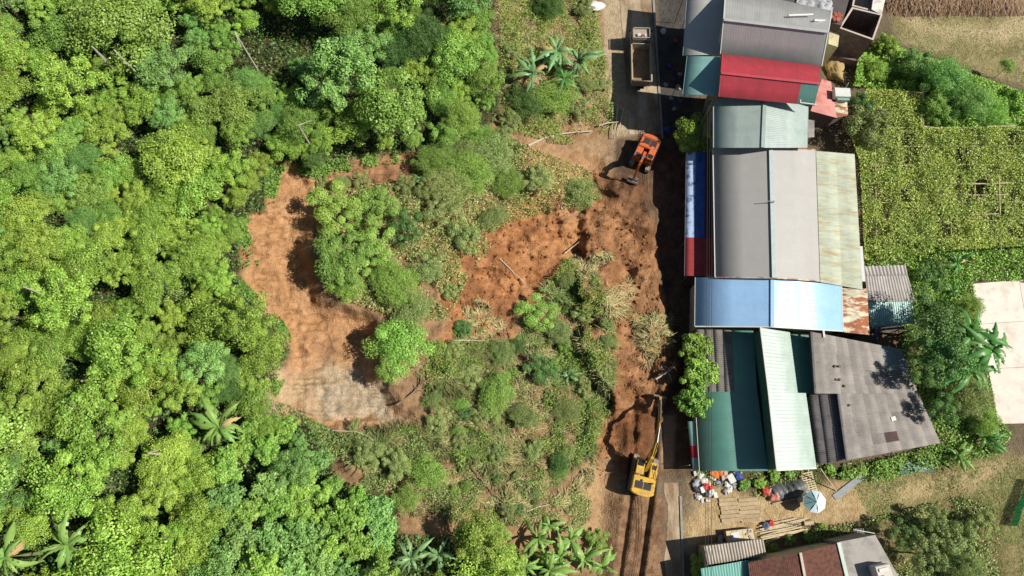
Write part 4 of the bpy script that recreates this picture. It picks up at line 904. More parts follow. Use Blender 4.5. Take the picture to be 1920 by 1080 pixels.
blades('slide_straw', 'pale dry straw strewn over the slide mud', 'straw', [(800, 560), (1000, 560), (1110, 470), (1150, 560), (1140, 700), (1140, 780), (1090, 950), (800, 940), (640, 850), (770, 800), (840, 700)], 16000, G_STRAW, 42, .9, .05, .25, nz(8, .50, .60))
for i_, (pl_, n_, w_) in enumerate((([(1190, 590), (1258, 590), (1262, 640), (1215, 690), (1195, 640)], 1500, 'on the outer mud edge above the excavator bucket'), ([(1060, 490), (1140, 470), (1145, 490), (1090, 530), (1050, 530)], 1400, 'fanned out over the mud in the slide middle'), ([(1110, 560), (1180, 520), (1190, 560), (1130, 620)], 1100, 'on the mud right of the slide middle'))):
    blades('straw_patch', 'flattened pale straw patch ' + w_, 'straw', pl_, n_, G_STRAW, 150 + i_, .9, .05, .10)
blades('foot_straw', 'dry grass on the bare soil above the bottom bananas', 'straw', [(640, 850), (760, 900), (1060, 900), (1110, 940), (1090, 1000), (980, 985), (760, 1000), (740, 930)], 8000, G_STRAW, 142, .7, .05, .3, nz(13, .44, .58))
cover('foot_leaves', 'torn olive leaves on the bare soil above the bottom bananas', 'leaf litter', [(640, 850), (760, 900), (1060, 900), (1110, 940), (1090, 1000), (980, 985), (760, 1000), (740, 930)], 7000, LM['olive'], 143, .02, .5, .2, .5, nz(15, .42, .56))
cover('slide_leaf_litter', 'small olive leaves of torn plants lying on the slide', 'leaf litter', SLIDEVEG + [], 9000, LM['olive'], 43, .02, .45, .2, .5, nz(5, .42, .56))
cover('slide_tangle', 'tangled green creepers between the shrubs of the lower slide', 'ground plants', SLIDEVEG, 16000, LM['mid-green'], 144, .02, .4, .2, .5, nz(25, .46, .58), mound=.7)
cover('upper_slide_leaves', 'small leafy plants over the upper slide debris', 'ground plants', [(600, 360), (800, 330), (960, 260), (1110, 320), (1100, 380), (950, 420), (880, 520), (840, 600), (760, 600), (640, 560), (590, 470)], 26000, LM['olive'], 44, .02, .6, .22, .5, nz(6, .38, .54))
BANKP = [(935, -20), (1110, -30), (1125, 60), (1150, 190), (1150, 260), (1060, 270), (950, 245), (940, 150)]
cover('bank_plants', 'low leafy plants on the bank above the road', 'ground plants', BANKP, 17000, LM['mid-green'], 45, .02, .6, .22, .5, nz(7, .40, .54), mound=.5)
blades('bank_straw', 'dry grass on the bank above the road', 'straw', BANKP, 8000, G_STRAW, 46, .8, .05, .4, nz(9, .42, .55))
cover('scar_rim_plants', 'trailing plants along the lower rim of the scar', 'ground plants', [(500, 745), (640, 812), (770, 800), (900, 930), (760, 935), (640, 905), (610, 850), (560, 775)], 9000, LM['olive'], 47, .02, .5, .2, .5, nz(2, .40, .55))
cover('scar_edge_plants', 'trailing plants hanging over the left rim of the scar', 'ground plants', [(495, 290), (560, 310), (700, 285), (800, 280), (790, 300), (700, 312), (590, 335), (530, 318), (512, 400), (462, 418), (488, 495), (450, 520), (530, 598), (560, 655), (520, 745), (500, 740), (535, 655), (510, 605), (430, 530), (465, 490), (440, 410), (495, 385)], 9000, LM['mid-green'], 148, .0, .5, .22, .6, dens=nz(33, .36, .52))
cover('hedge_strip', 'bright creeping plants filling the strip above the trellis', 'ground plants', BUSHES, 26000, LM['bright green'], 48, .05, .7, .26, .7, mound=1.3)
cover('yard_undergrowth', 'dark green plants under the trees behind the houses', 'ground plants', TREEYARD, 12000, LM['mid-green'], 49, .0, .6, .24, mound=.6)
cover('back_plants', 'bright low plants between the trellis and the concrete yard', 'ground plants', BACKGREEN, 9000, LM['bright green'], 50, .0, .5, .24, mound=.5)
cover('lower_thicket', 'olive plants around the lower right trees', 'ground plants', LOWGREEN, 12000, LM['olive'], 51, .0, .5, .22, dens=nz(4, .38, .56))
cover('verge_plants', 'leafy weeds along the lower house wall', 'ground plants', VERGE, 3000, LM['olive'], 52, .0, .35, .2, dens=nz(4, .35, .5))
blades('dry_grass', 'sparse dry grass on the right hand yard', 'grass', DRYGRASS, 26000, G_MIX, 53, .3, .035, .7, nz(1, .25, .6))
blades('hay_stubble', 'short tan stubble of the hay field', 'grass', HAYFIELD, 16000, G_MIX, 54, .25, .035, .8)

# ------------------------------------------------------------------ vine trellis
def trellis():
    zt = 2.0; b = W((1760, 330, 0))
    t = thing('vine_trellis', 'bamboo trellis field overgrown with yellowing vines right of the warehouse', 'trellis', (b[0], b[1], 0))
    bo = np.array([b[0], b[1], 0.0])
    def rail(x0, y0, x1, y1, r=.05, z=zt):
        n = 5; pts = [W((x0 + (x1 - x0) * i / n, y0 + (y1 - y0) * i / n, z + .03 * math.sin(i * 2))) - bo for i in range(n + 1)]
        MB().tube(pts, r, 6).build('rail', M_BAMBOO, t)
    for y in (178, 205, 240, 275, 310, 345, 380, 415, 450): rail(1630 if y > 240 else 1640, y, 1730 if y < 239 else 1990, y - 2)
    for x in (1640, 1685, 1731, 1780, 1826, 1873, 1920, 1965): rail(x, 172 if x < 1740 else 240, x + 4, 470 if x > 1700 else 485, .055)
    rail(1731, 165, 1726, 245, .085, 2.3); rail(1728, 236, 1760, 241, .07, 2.35); rail(1850, 237, 1905, 236, .08, 2.35); rail(1818, 345, 1895, 343, .07, 2.3); rail(1873, 330, 1875, 400, .07, 2.32); rail(1700, 171, 1730, 174, .06, 2.35)
    rail(1728, 200, 1742, 199, .05, 2.35); rail(1728, 216, 1742, 215, .05, 2.35); rail(1810, 366, 1890, 365, .05, 2.3); rail(1816, 402, 1870, 401, .05, 2.28)
    for x in (1640, 1685, 1731, 1780, 1826, 1873, 1920):
        for y in (178, 240, 310, 380, 450):
            if x > 1740 and y < 240: continue
            p = W((x, y, 1.0)) - bo; MB().tube([(p[0], p[1], -.2), (p[0], p[1], 2.25)], .05, 6).build('post', M_BAMBOO, t)
    dn = lambda x, y: (.72 + .28 * np.sin(x * .32 + .004 * y)) * .25 + .75 * sst(.28, .5, fbm(x * .03 + 12, y * .03, 4, .6)) - .32 * np.exp(-(((x - 1860) / 45) ** 2 + ((y - 360) / 40) ** 2))
    o = cover('vine_foliage', None, None, TRELLIS, 62000, leafmat('vine_leaf', (.15, .235, .035), (.27, .34, .06), (.50, .53, .20), .3, .45, .02), 61, 1.75, 2.35, .18, .7, dens=dn, mound=.5, parent=None, zfun=lambda x, y: 0 * x)
    o.parent = t; o.location = (-b[0], -b[1], 0)
    for k in ('label', 'category'):
        if k in o: del o[k]
    cover('band_plants', 'trailing plants between the forest and the upper slide', 'ground plants', [(770, 300), (860, 255), (960, 235), (1000, 290), (960, 340), (860, 370), (780, 360)], 11000, LM['olive'], 63, .02, .6, .2, .5, dens=nz(21, .34, .5))
    cover('trellis_floor_plants', 'olive plants growing under the vine trellis', 'ground plants', TRELLIS, 9000, LM['olive'], 62, 0, .5, .24)
trellis()

# ------------------------------------------------------------------ vehicles
def tracks_part(t, w, L, sx, m_track, m_pad):
    prof = [(-L / 2 + .25, 0), (L / 2 - .25, 0), (L / 2 - .05, .2), (L / 2, .42), (L / 2 - .08, .66), (L / 2 - .28, .8), (-L / 2 + .28, .8), (-L / 2 + .08, .66), (-L / 2, .42), (-L / 2 + .05, .2)]
    tr = MB().side(prof, sx - w / 2, sx + w / 2).build('track', m_track, t, bevel=.03)
    n = int(L / .2)
    pads = MB()
    me = None
    for k in range(n):
        y = -L / 2 + .3 + (L - .6) * k / (n - 1)
        pb = MB().box((0, 0, 0), (w + .06, .15, .05))
        if me is None:
            o = pb.build('track_pad', m_pad, tr); me = o.data
        else: o = link(bpy.data.objects.new('track_pad', me), tr)
        o.location = (sx, y, .825)
def excavator(name, label, px, py, heading, sc, body_c, boom, stick_end, under_turn=0.0, dirty=.35):
    x, y, z = base_under(px, py, 1.5)
    t = thing(name, label, 'excavator', (x, y, z + .02), heading, scale=sc)
    mb_ = mat('paint_' + name, body_c, .45, .15, 1.5, .05, c2=(.30, .21, .13), c2_scale=1.6, c2_lo=.50, c2_hi=.72)
    mdk = mat('machine_dark', (.035, .035, .038), .6, .3, 3); mtr = mat('track_steel', (.12, .10, .085), .8, .3, 4, c2=(.28, .18, .11), c2_scale=2, c2_lo=.45, c2_hi=.6); mpad = mat('track_pad_mud', (.34, .29, .24), .85, .3, 4)
    mgl = mat('cab_glass', (.02, .025, .03), .08, .1, spec=.7); mst = mat('ram_steel', (.55, .54, .52), .3, .1, metal=.8)
    for s in (-1, 1): tracks_part(t, .6, 4.5, s * 1.2, mtr, mpad)
    MB().box((0, 0, .62), (1.9, 1.8, .5)).build('undercarriage', mdk, t, bevel=.05)
    MB().tube([(0, 0, .8), (0, 0, 1.12)], .75, 20).build('slew_ring', mdk, t)
    # deck and rounded counterweight
    MB().prism([(-1.35, 1.55), (1.35, 1.55), (1.35, -2.0), (-1.35, -2.0)], 1.1, 1.32).build('deck', mb_, t, bevel=.03)
    cw = [(-1.38, -1.75), (1.38, -1.75)] + [(1.38 * math.cos(a), -2.0 - .62 * math.sin(a)) for a in [i * math.pi / 8 for i in range(1, 8)]][:0]
    arc = [(1.38 * math.cos(math.pi * i / 10), -2.05 - .5 * math.sin(math.pi * i / 10)) for i in range(11)]
    MB().prism([(-1.38, -1.9), (1.38, -1.9)] + arc, 1.0, 2.35).build('counterweight', mb_, t, bevel=.06)
    eng = MB().prism([(-1.35, -.35), (1.35, -.35), (1.35, -1.9), (-1.35, -1.9)], 1.33, 2.28).build('engine_cover', mb_, t, bevel=.07)
    for xx in (-.55, .45): MB().box((xx, -1.35, 2.31), (.92, .85, .06)).build('engine_grille', mdk, eng, bevel=.02)
    MB().box((-.05, -1.35, 2.33), (.06, .85, .05)).build('grille_bar', mb_, eng)
    MB().tube([(.95, -.9, 2.25), (.95, -.9, 2.75)], .08, 10).build('exhaust_pipe', mdk, eng)
    MB().box((.88, .55, 1.72), (.92, 1.7, .78)).build('side_box', mb_, t, bevel=.06)
    MB().box((.9, .95, 2.13), (.5, .5, .04)).build('hatch', mdk, t)
    # cab on the left with glass all round and a roof window
    cb = MB().side([(-.2, 1.33), (1.62, 1.33), (1.72, 2.0), (1.5, 2.95), (-.2, 2.95)], -1.34, -.38).build('cab', mb_, t, bevel=.06)
    MB().box((-.86, 1.64, 2.2), (.78, .05, 1.05), rx=.2).build('windscreen', mgl, cb)
    for xx in (-1.355, -.365): MB().box((xx, .65, 2.3), (.03, 1.35, .85)).build('side_window', mgl, cb)
    MB().box((-.86, 1.05, 2.965), (.74, .62, .04)).build('roof_window', mgl, cb, bevel=.015)
    MB().box((-.86, -.22, 2.35), (.7, .04, .7)).build('rear_window', mgl, cb)
    # boom, stick, bucket, rams
    def limb(pts, ws, hs, nm, m, par):
        mb = MB(); P_ = [Vector((0, a, b)) for a, b in pts]
        for i, p in enumerate(P_):
            d = (P_[min(i + 1, len(P_) - 1)] - P_[max(i - 1, 0)]).normalized(); n = Vector((0, -d.z, d.y)); w = ws[i] / 2; h = hs[i] / 2
            mb.v += [tuple(p + Vector((sx * w, 0, 0)) + n * sy * h) for sx, sy in ((-1, -1), (1, -1), (1, 1), (-1, 1))]
        for i in range(len(P_) - 1):
            for k in range(4): mb.f.append((4 * i + k, 4 * i + (k + 1) % 4, 4 * i + 4 + (k + 1) % 4, 4 * i + 4 + k))
        mb.f += [(0, 3, 2, 1), tuple(4 * (len(P_) - 1) + k for k in range(4))]
        return mb.build(nm, m, par, bevel=.025)
    bo = limb(boom, [.42] + [.40] * (len(boom) - 2) + [.34], [.5] + [.78] * (len(boom) - 2) + [.42], 'boom', mb_, t)
    el = boom[-1]; dv = Vector((0, stick_end[0] - el[0], stick_end[1] - el[1])); dn = dv.normalized()
    back = (el[0] - dn.y * .7, el[1] - dn.z * .7)
    st = limb([back, el, ((el[0] * .5 + stick_end[0] * .5), (el[1] * .5 + stick_end[1] * .5)), stick_end], [.3, .32, .3, .26], [.3, .55, .42, .28], 'stick', mb_, t)
    a, c = boom[1], boom[2]
    for s in (-1, 1): MB().tube([(s * .34, .9, 1.35), (s * .3, (a[0] + c[0]) / 2, (a[1] + c[1]) / 2 - .1)], [.1, .07], 8).build('boom_ram', mst, bo)
    MB().tube([(0, c[0], c[1] + .5), (0, back[0], back[1] + .12)], [.1, .06], 8).build('stick_ram', mst, bo)
    MB().tube([(0, el[0] + dn.y * .2, el[1] + dn.z * .2 + .4), (0, stick_end[0] - dn.y * .4, stick_end[1] - dn.z * .4 + .35)], [.09, .055], 8).build('bucket_ram', mst, st)
    mh_ = mat('hose_black', (.02, .02, .02), .5)
    for s_ in (-.12, .12): MB().tube([(s_, boom[0][0] + .2, boom[0][1] + .5), (s_, a[0], a[1] + .48), (s_, c[0], c[1] + .48), (s_, el[0], el[1] + .5), (s_, stick_end[0] - dn.y * 1.2, stick_end[1] - dn.z * 1.2 + .4)], .035, 6).build('hose', mh_, bo)
    MB().tube([(1.3, 1.4, 1.4), (1.3, 1.4, 2.3), (1.3, -.2, 2.5)], .03, 6).build('handrail', mst, t)
    MB().tube([(-1.3, -.4, 2.3), (-1.3, -.6, 2.65), (-1.3, -1.7, 2.65), (-1.3, -1.8, 2.3)], .03, 6).build('handrail', mst, t)
    for s_ in (-1.15, -.55): MB().box((s_, 1.45, 3.02), (.16, .1, .12)).build('work_lamp', mst, cb)
    MB().tube([(-.3, -.8, 2.27), (-.3, -.8, 2.4)], .12, 12).build('filler_cap', mdk, eng)
    MB().box((.05, .1, 1.45), (.5, 1.0, .25)).build('boom_foot', mdk, t)
    # bucket: open curved shell with teeth
    sx, sz = stick_end; mbk = MB(); wv = .75; arc = []
    for i in range(9):
        th = math.radians(70 - i * 27); arc.append((sx - .25 + .62 * math.cos(th) , sz - .55 + .55 * math.sin(th)))
    n = len(arc)
    mbk.v = [(-wv, *p) for p in arc] + [(wv, *p) for p in arc]; mbk.f = [(i, i + 1, n + i + 1, n + i) for i in range(n - 1)]
    cen = (sx - .25, sz - .55)
    for k, s in enumerate((-wv, wv)):
        bs = len(mbk.v); mbk.v.append((s, *cen))
        for i in range(n - 1): mbk.f.append((bs, k * n + i, k * n + i + 1))
    bk = mbk.build('bucket', mat('bucket_steel', (.30, .25, .21), .7, .3, 3, c2=(.36, .22, .13), c2_scale=1.5), t)
    tip = arc[-1]
    for k in range(5): MB().box((-.5 + k * .25, tip[0] - .08, tip[1] + .02), (.1, .22, .08)).build('tooth', mst, bk)
    MB().tube([(-.66, sx, sz), (.66, sx, sz)], .08, 8).build('bucket_pin', mdk, bk)
    return t
excavator('yellow_excavator', 'yellow tracked excavator on the muddy road reaching up beside the green roofs', 1209, 889, math.radians(-14), .9, (.66, .40, .05), [(.5, 1.5), (2.0, 4.2), (3.5, 5.2), (6.0, 4.9)], (9.2, 2.2))
excavator('orange_excavator', 'orange tracked excavator in the road shade digging the slide foot', 1211, 285, math.radians(155), .86, (.62, .13, .035), [(.5, 1.5), (1.6, 3.9), (2.6, 4.9), (3.8, 4.9)], (4.9, 2.2))

def dump_truck():
    x, y, z = base_under(1200, 112, 1.2)
    t = thing('dump_truck', 'small pale dump truck with empty open bed parked on the road', 'truck', (x, y, z + .03), math.radians(-1.5))
    mc = mat('truck_cab_paint', (.38, .33, .27), .5, .15, 2, c2=(.42, .33, .24), c2_scale=1.5, c2_lo=.52, c2_hi=.68); mdk = MATS['machine_dark']; mgl = MATS['cab_glass']
    mbed = mat('bed_steel', (.36, .30, .23), .7, .25, 2, c2=(.34, .24, .15), c2_scale=1.2); msand = mat('sand_floor', (.27, .18, .10), .95, .35, 2, .3)
    MB().box((0, -.3, .85), (.9, 7.2, .28)).build('chassis', mdk, t)
    cab = MB().side([(2.0, .75), (3.75, .75), (3.8, 1.6), (3.55, 2.6), (2.0, 2.65)], -1.15, 1.15).build('cab', mc, t, bevel=.08)
    MB().box((0, 3.69, 2.05), (1.95, .04, .8), rx=.25).build('windscreen', mgl, cab)
    for s in (-1, 1): MB().box((s * 1.155, 2.85, 2.0), (.03, 1.0, .65)).build('side_window', mgl, cab)
    rk = MB()
    for xx in (-1.0, 1.0): rk.box((xx, 2.75, 2.86), (.07, 1.5, .12))
    for yy in (2.05, 3.45): rk.box((0, yy, 2.86), (2.07, .07, .12))
    rk.build('roof_rack', mat('rack_pale', (.45, .42, .37), .6), cab)
    for q, c, d in (((-.35, 2.5, 2.8), 'trim_white', (.5, .4, .22)), ((.1, 2.45, 2.8), None, (.35, .3, .2)), ((.45, 2.5, 2.78), 'trim_white', (.3, .3, .2))):
        MB().box(q, d, .2).build('roof_bundle', MATS[c] if c else mat('bundle_red', (.50, .08, .07), .7), cab, bevel=.06)
    MB().box((0, 3.85, .75), (2.3, .15, .3)).build('bumper', mc, t, bevel=.03)
    for s in (-1, 1):
        MB().box((s * .85, 3.9, 1.1), (.35, .06, .2)).build('headlight', M_GLASS, t); m_ = MB().tube([(s * 1.15, 3.5, 2.2), (s * 1.42, 3.65, 2.2)], .03, 6).build('mirror', mdk, t); MB().box((s * 1.45, 3.66, 2.05), (.18, .06, .4)).build('mirror_glass', mgl, m_)
    bw, y0, y1, z0, z1 = 1.2, -3.75, 1.55, 1.15, 2.15
    MB().box((0, (y0 + y1) / 2, z0), (2 * bw - .04, y1 - y0 - .04, .12)).build('bed_floor', msand, t)
    for s in (-1, 1):
        w_ = MB().box((s * bw, (y0 + y1) / 2, (z0 + z1) / 2), (.12, y1 - y0, z1 - z0)).build('bed_side', mbed, t, bevel=.015)
        MB().box((s * bw, (y0 + y1) / 2, z1 + .05), (.2, y1 - y0, .09)).build('side_rail', mat('bed_rail', (.40, .34, .27), .6, .2), w_, bevel=.02)
        for k in range(5): MB().box((s * (bw + .09), y0 + .6 + k * 1.05, (z0 + z1) / 2), (.08, .1, z1 - z0 - .05)).build('side_rib', mbed, w_)
    MB().box((0, y1, (z0 + z1) / 2 + .1), (2 * bw - .13, .12, z1 - z0 + .2)).build('headboard', mbed, t, bevel=.015)
    g = MB().box((0, y0, (z0 + z1) / 2), (2 * bw - .13, .1, z1 - z0)).build('tailgate', mbed, t, bevel=.015)
    MB().box((0, y0, z1 + .05), (2 * bw + .15, .18, .09)).build('gate_rail', MATS['bed_rail'], g, bevel=.02)
    wh = None
    for s in (-1, 1):
        for yy in (2.9, -1.6, -2.7):
            w_ = MB().tube([(s * .78, yy, .48), (s * 1.12, yy, .48)], .48, 18).build('wheel', mat('tyre_rubber', (.03, .03, .03), .9), t, bevel=0); MB().tube([(s * 1.1, yy, .48), (s * 1.14, yy, .48)], .26, 14).build('rim', mc, w_)
dump_truck()

# ------------------------------------------------------------------ yard clutter, fallen wood, small things
def on_ground(px, py, dz=0.0):
    z = float(HT(np.array([px]), np.array([py]))[0]); p = P(px, py, z); return np.array([p[0], p[1], z + dz])
def lump(name, label, cat, px, py, size, c, group=None, seed=0, z=0, rough=.6):
    rg = random.Random(seed); bm = bmesh.new(); bmesh.ops.create_icosphere(bm, subdivisions=3, radius=1)
    o3 = Vector((rg.random() * 9, rg.random() * 9, rg.random() * 9))
    from mathutils import noise
    for v in bm.verts:
        d = v.co.copy(); k = 1 + .55 * noise.noise(d * 1.5 + o3) + .32 * noise.noise(d * 3.3 + o3) + .12 * noise.noise(d * 8 + o3); v.co = d * k; v.co.x *= size[0]; v.co.y *= size[1]; v.co.z *= size[2]
        if v.co.z < -size[2] * .45: v.co.z = -size[2] * .45
    me = bpy.data.meshes.new(name); bm.to_mesh(me); bm.free()
    for p in me.polygons: p.use_smooth = True
    me.materials.append(mat('cloth_%d_%d_%d' % tuple(int(q * 100) for q in c), c, rough, .2, 3, .3)); o = link(bpy.data.objects.new(name, me)); o.location = on_ground(px, py, size[2] * .45 + z); o.rotation_euler = (0, 0, rg.random() * 6)
    return tag(o, label, cat, group)
WH, RD, BL, OR, GY, BK, PK = (.68, .66, .64), (.50, .05, .04), (.05, .08, .30), (.60, .17, .04), (.35, .37, .40), (.04, .045, .06), (.60, .40, .34)
def clutter():
    bags = [(1313, 893, WH, .55), (1320, 902, WH, .6), (1316, 918, WH, .5), (1326, 905, PK, .5), (1338, 887, OR, .8), (1350, 885, OR, .7), (1322, 912, RD, .6), (1330, 914, RD, .5), (1336, 896, WH, .5), (1357, 892, PK, .7), (1369, 897, WH, .75), (1383, 893, BL, .7), (1388, 902, BL, .5), (1376, 886, BK, .6), (1362, 908, WH, .45), (1345, 905, (.30, .28, .45), .5), (1304, 905, GY, .6), (1310, 933, WH, .4), (1316, 938, WH, .32), (1326, 939, WH, .32), (1333, 924, WH, .5), (1340, 928, WH, .45), (1394, 912, WH, .35), (1306, 931, GY, .4), (1352, 900, BK, .5), (1367, 918, WH, .5), (1303, 888, WH, .4), (1322, 925, BK, .5), (1332, 888, BK, .45), (1360, 921, GY, .45), (1376, 910, GY, .5), (1305, 917, BK, .55)]
    names = {WH: 'white plastic', RD: 'red cloth', BL: 'blue plastic', OR: 'orange tarp', GY: 'grey plastic', BK: 'black plastic', PK: 'pale pink', (.30, .28, .45): 'violet-grey'}
    cnt = {}; tot = {}
    for b in bags: tot[b[2]] = tot.get(b[2], 0) + 1
    for i, (x, y, c, s) in enumerate(sorted(bags, key=lambda b: b[0])):
        cnt[c] = cnt.get(c, 0) + 1
        lab = f"{names[c]} bag in the rubbish heap" + (f", {ORD[cnt[c]]} of its colour from left" if tot[c] > 1 else '')
        if c == WH and cnt[c] % 3 == 1:
            o_ = MB().box((0, 0, s * .3), (s * 1.3, s * .95, s * .6), R.random() * 3, R.uniform(-.2, .2), R.uniform(-.2, .2)).build('foam_box', M_TRIM, bevel=.03); o_.location = on_ground(x, y, .05); tag(o_, lab.replace('plastic bag', 'foam box').replace('of its colour', 'white item'), 'box', 'boxes of the rubbish heap'); continue
        lump('rubbish_bag', lab, 'bag', x, y, (s * .8, s * .6, s * .42), c, 'bags of the rubbish heap', i + 3)
    shade = [(1255, 125, BL, .35, 'blue'), (1262, 150, BL, .3, 'blue'), (1272, 165, GY, .35, 'grey'), (1258, 185, GY, .3, 'grey'), (1250, 245, BL, .5, 'blue'), (1243, 60, WH, .4, 'white'), (1266, 78, RD, .3, 'red'), (1275, 190, BL, .3, 'blue'), (1264, 205, GY, .3, 'grey'), (1248, 160, GY, .3, 'grey'), (1275, 140, GY, .3, 'grey')]
    for i, (x, y, c, s, w) in enumerate(sorted(shade, key=lambda q: q[1])): lump('shaded_sack', f"{w} sack in the house shade beside the road, {ORD[i + 1]} from the top", 'sack', x, y, (s, s * .8, s * .7), c, 'sacks in the shade by the road', i + 60)
    for i, (x, y, s, c, w) in enumerate(((1434, 921, .55, RD, 'bright red bundle left of the dark tarp heap'), (1444, 924, .5, PK, 'pink bundle squeezed between red bundle and salmon bundle'), (1451, 929, .7, (.62, .22, .16), 'salmon red bundle touching the dark tarp heap'), (1510, 921, .4, (.45, .12, .12), 'dull red cloth at the right end of the dark tarp'), (1445, 983, .45, RD, 'red cloth on the plank pile'), (1436, 986, .5, (.09, .12, .22), 'dark blue sack beside the red cloth on the planks'), (1351, 1011, .42, GY, 'grey canister in the shade of the crate'), (1500, 936, .35, WH, 'small white bottle-like bag left of the parasol'))):
        lump('bundle', w, 'bundle', x, y, (s, s * .8, s * .6), c, 'bundles in the yard', i + 90)
    lump('white_tarp', 'bright white tarp hanging on the bank at the top edge', 'tarp', 1112, 16, (.7, 1.6, .4), (.8, .8, .8), None, 130, .3)
    # dark tarpaulin heap on its low bench
    b = on_ground(1480, 918); t = thing('tarpaulin_heap', 'long heap under a creased dark grey tarpaulin below the mint roof', 'tarpaulin', b, math.radians(12))
    n, m_ = 26, 12; v = []
    for i in range(n):
        for j in range(m_):
            u = i / (n - 1) * 2 - 1; w = j / (m_ - 1) * 2 - 1; h = .9 * (1 - abs(w) ** 2.2) * (1 - abs(u) ** 6) * (.75 + .25 * math.sin(u * 5)) + .12 * math.sin(i * 1.9 + j * .6) * (1 - w * w)
            v.append((u * 2.3, w * .95, max(.0, h)))
    MB().add(v, [(i * m_ + j, (i + 1) * m_ + j, (i + 1) * m_ + j + 1, i * m_ + j + 1) for i in range(n - 1) for j in range(m_ - 1)]).build('tarpaulin', mat('dark_tarp', (.12, .125, .13), .45, .25, 3, .1), t, smooth=True)
    MB().box((0, -1.02, .12), (4.6, .14, .16)).build('bench_board', M_BOARD, t)
    # bamboo lattice
    b = on_ground(1517, 912); t = thing('bamboo_lattice', 'pale woven bamboo lattice panel standing above the parasol', 'lattice', b + (0, 0, .25), math.radians(12))
    for k in range(4): MB().box((-.55 + k * .37, 0, .06), (.09, 2.9, .04)).build('lattice_slat', M_BAMBOO, t)
    for k in range(13): MB().box((0, -1.4 + k * .235, .1), (1.3, .12, .03)).build('cross_slat', M_BAMBOO, t)
    # parasol
    b = on_ground(1514, 940); t = thing('parasol', 'white and teal garden parasol standing in the dirt yard', 'parasol', b)
    MB().tube([(0, 0, 0), (0, 0, 2.3)], .03, 8).build('pole', M_SHUT, t)
    mw, mt = mat('parasol_white', (.78, .80, .80), .6, .08), mat('parasol_teal', (.20, .34, .36), .6, .1); mpb = mat('parasol_blue', (.55, .68, .75), .6, .08)
    for k in range(8):
        a0, a1 = k * math.pi / 4 + .2, (k + 1) * math.pi / 4 + .2; r = 1.2; am = (a0 + a1) / 2
        v = [(0, 0, 2.45), (r * .55 * math.cos(a0), r * .55 * math.sin(a0), 2.25), (r * math.cos(a0), r * math.sin(a0), 1.9), (r * .93 * math.cos(am), r * .93 * math.sin(am), 1.93), (r * math.cos(a1), r * math.sin(a1), 1.9), (r * .55 * math.cos(a1), r * .55 * math.sin(a1), 2.25)]
        MB().add(v, [(0, 1, 2, 3), (0, 3, 4, 5)]).build('canopy_panel', mt if k in (2, 3, 4) else mpb if k in (5, 1) else mw, t); MB().tube([(0, 0, 2.43), v[2]], .012, 5).build('rib', M_SHUT, t)
    MB().tube([(0, 0, 0), (0, 0, .1)], .3, 12).build('base', M_CONC, t)
    MB().tube([(0, 0, 2.42), (0, 0, 2.56)], .035, 8).build('finial', M_SHUT, t)
    # corrugated strip, pole, planks, crate
    b = on_ground(1595, 909); t = thing('metal_strip', 'long pale corrugated metal strip lying slanted in the dirt yard', 'metal sheet', b + (0, 0, .1), math.radians(34))
    v = []; f = []
    for i in range(13):
        yy = -.33 + i * .055
        for xx in (-2.4, 2.4): v.append((xx, yy, .05 * (i % 2)))
    for i in range(12): f.append((2 * i, 2 * i + 1, 2 * i + 3, 2 * i + 2))
    MB().add(v, f).build('sheet', mat('galvanised', (.55, .58, .62), .45, .15, 2, metal=.4), t)
    b0, b1 = on_ground(1568, 921), W((1538, 878, 3.2)); t = thing('leaning_pole', 'thin wooden pole leaning against the mint roof corner', 'pole', b0)
    MB().tube([(0, 0, 0), tuple(b1 - b0)], .06, 8).build('pole_shaft', M_BAMBOO, t)
    for gi, (gx, gy, lab) in enumerate(((1368, 955, 'left row of flat weathered timbers on the yard dirt'), (1404, 955, 'right row of flat weathered timbers on the yard dirt'))):
        b = on_ground(gx, gy); t = thing('timber_row', lab, 'timber', b, math.radians(4), 'timber rows')
        for k in range(6): MB().box((R.uniform(-.08, .08), -1.1 + k * .42, .08), (2.1 + R.uniform(-.2, .2), .34 + R.random() * .06, .14), R.uniform(-.03, .03)).build('timber', M_BOARD, t, bevel=.015)
        for s in (-1, 1): MB().box((s * .85, 0, .0), (.1, 2.4, .1)).build('bearer', M_BOARD, t)
    b = on_ground(1462, 992); t = thing('plank_pile', 'pile of long pale planks beside the plywood crate', 'planks', b, math.radians(13))
    for k in range(11): MB().box((R.uniform(-.4, .5), -.75 + k * .15, .12 + .1 * (k % 3)), (R.uniform(4, 5.6), .14, .06), R.uniform(-.07, .07), ry=R.uniform(-.015, .015)).build('plank', M_BAMBOO, t)
    b = on_ground(1383, 1003); t = thing('plywood_crate', 'low plywood crate with a white sheet on top beside the planks', 'crate', b, math.radians(6))
    for q, d in (((0, .55, .45), (2.9, .06, .9)), ((0, -.55, .45), (2.9, .06, .9)), ((1.42, 0, .45), (.06, 1.03, .9)), ((-1.42, 0, .45), (.06, 1.03, .9))): MB().box(q, d).build('crate_side', M_BOARD, t)
    for k in range(5): MB().box((-1.16 + k * .58, 0, .93), (.55, 1.16, .05)).build('crate_board', M_BAMBOO, t)
    MB().box((-.5, 0, .98), (.9, .8, .03), .1).build('white_sheet', M_TRIM, t)
    for k in range(6): MB().box((.5 + R.random() * .8, R.uniform(-.4, .4), 1.0), (.25, .2, .1), R.random()).build('stone', M_CONC, t, bevel=.03)
    b = on_ground(1514, 981); t = thing('log_end', 'short pale cut log at the right end of the plank pile', 'log', b); MB().tube([(-.5, 0, .25), (.5, .12, .25)], .25, 12).build('log_body', M_BAMBOO, t)
    # aerial on its mast
    b = W((1640, 1000, 4.3)); t = thing('tv_aerial', 'thin white television aerial above the flat roof at the bottom', 'aerial', b)
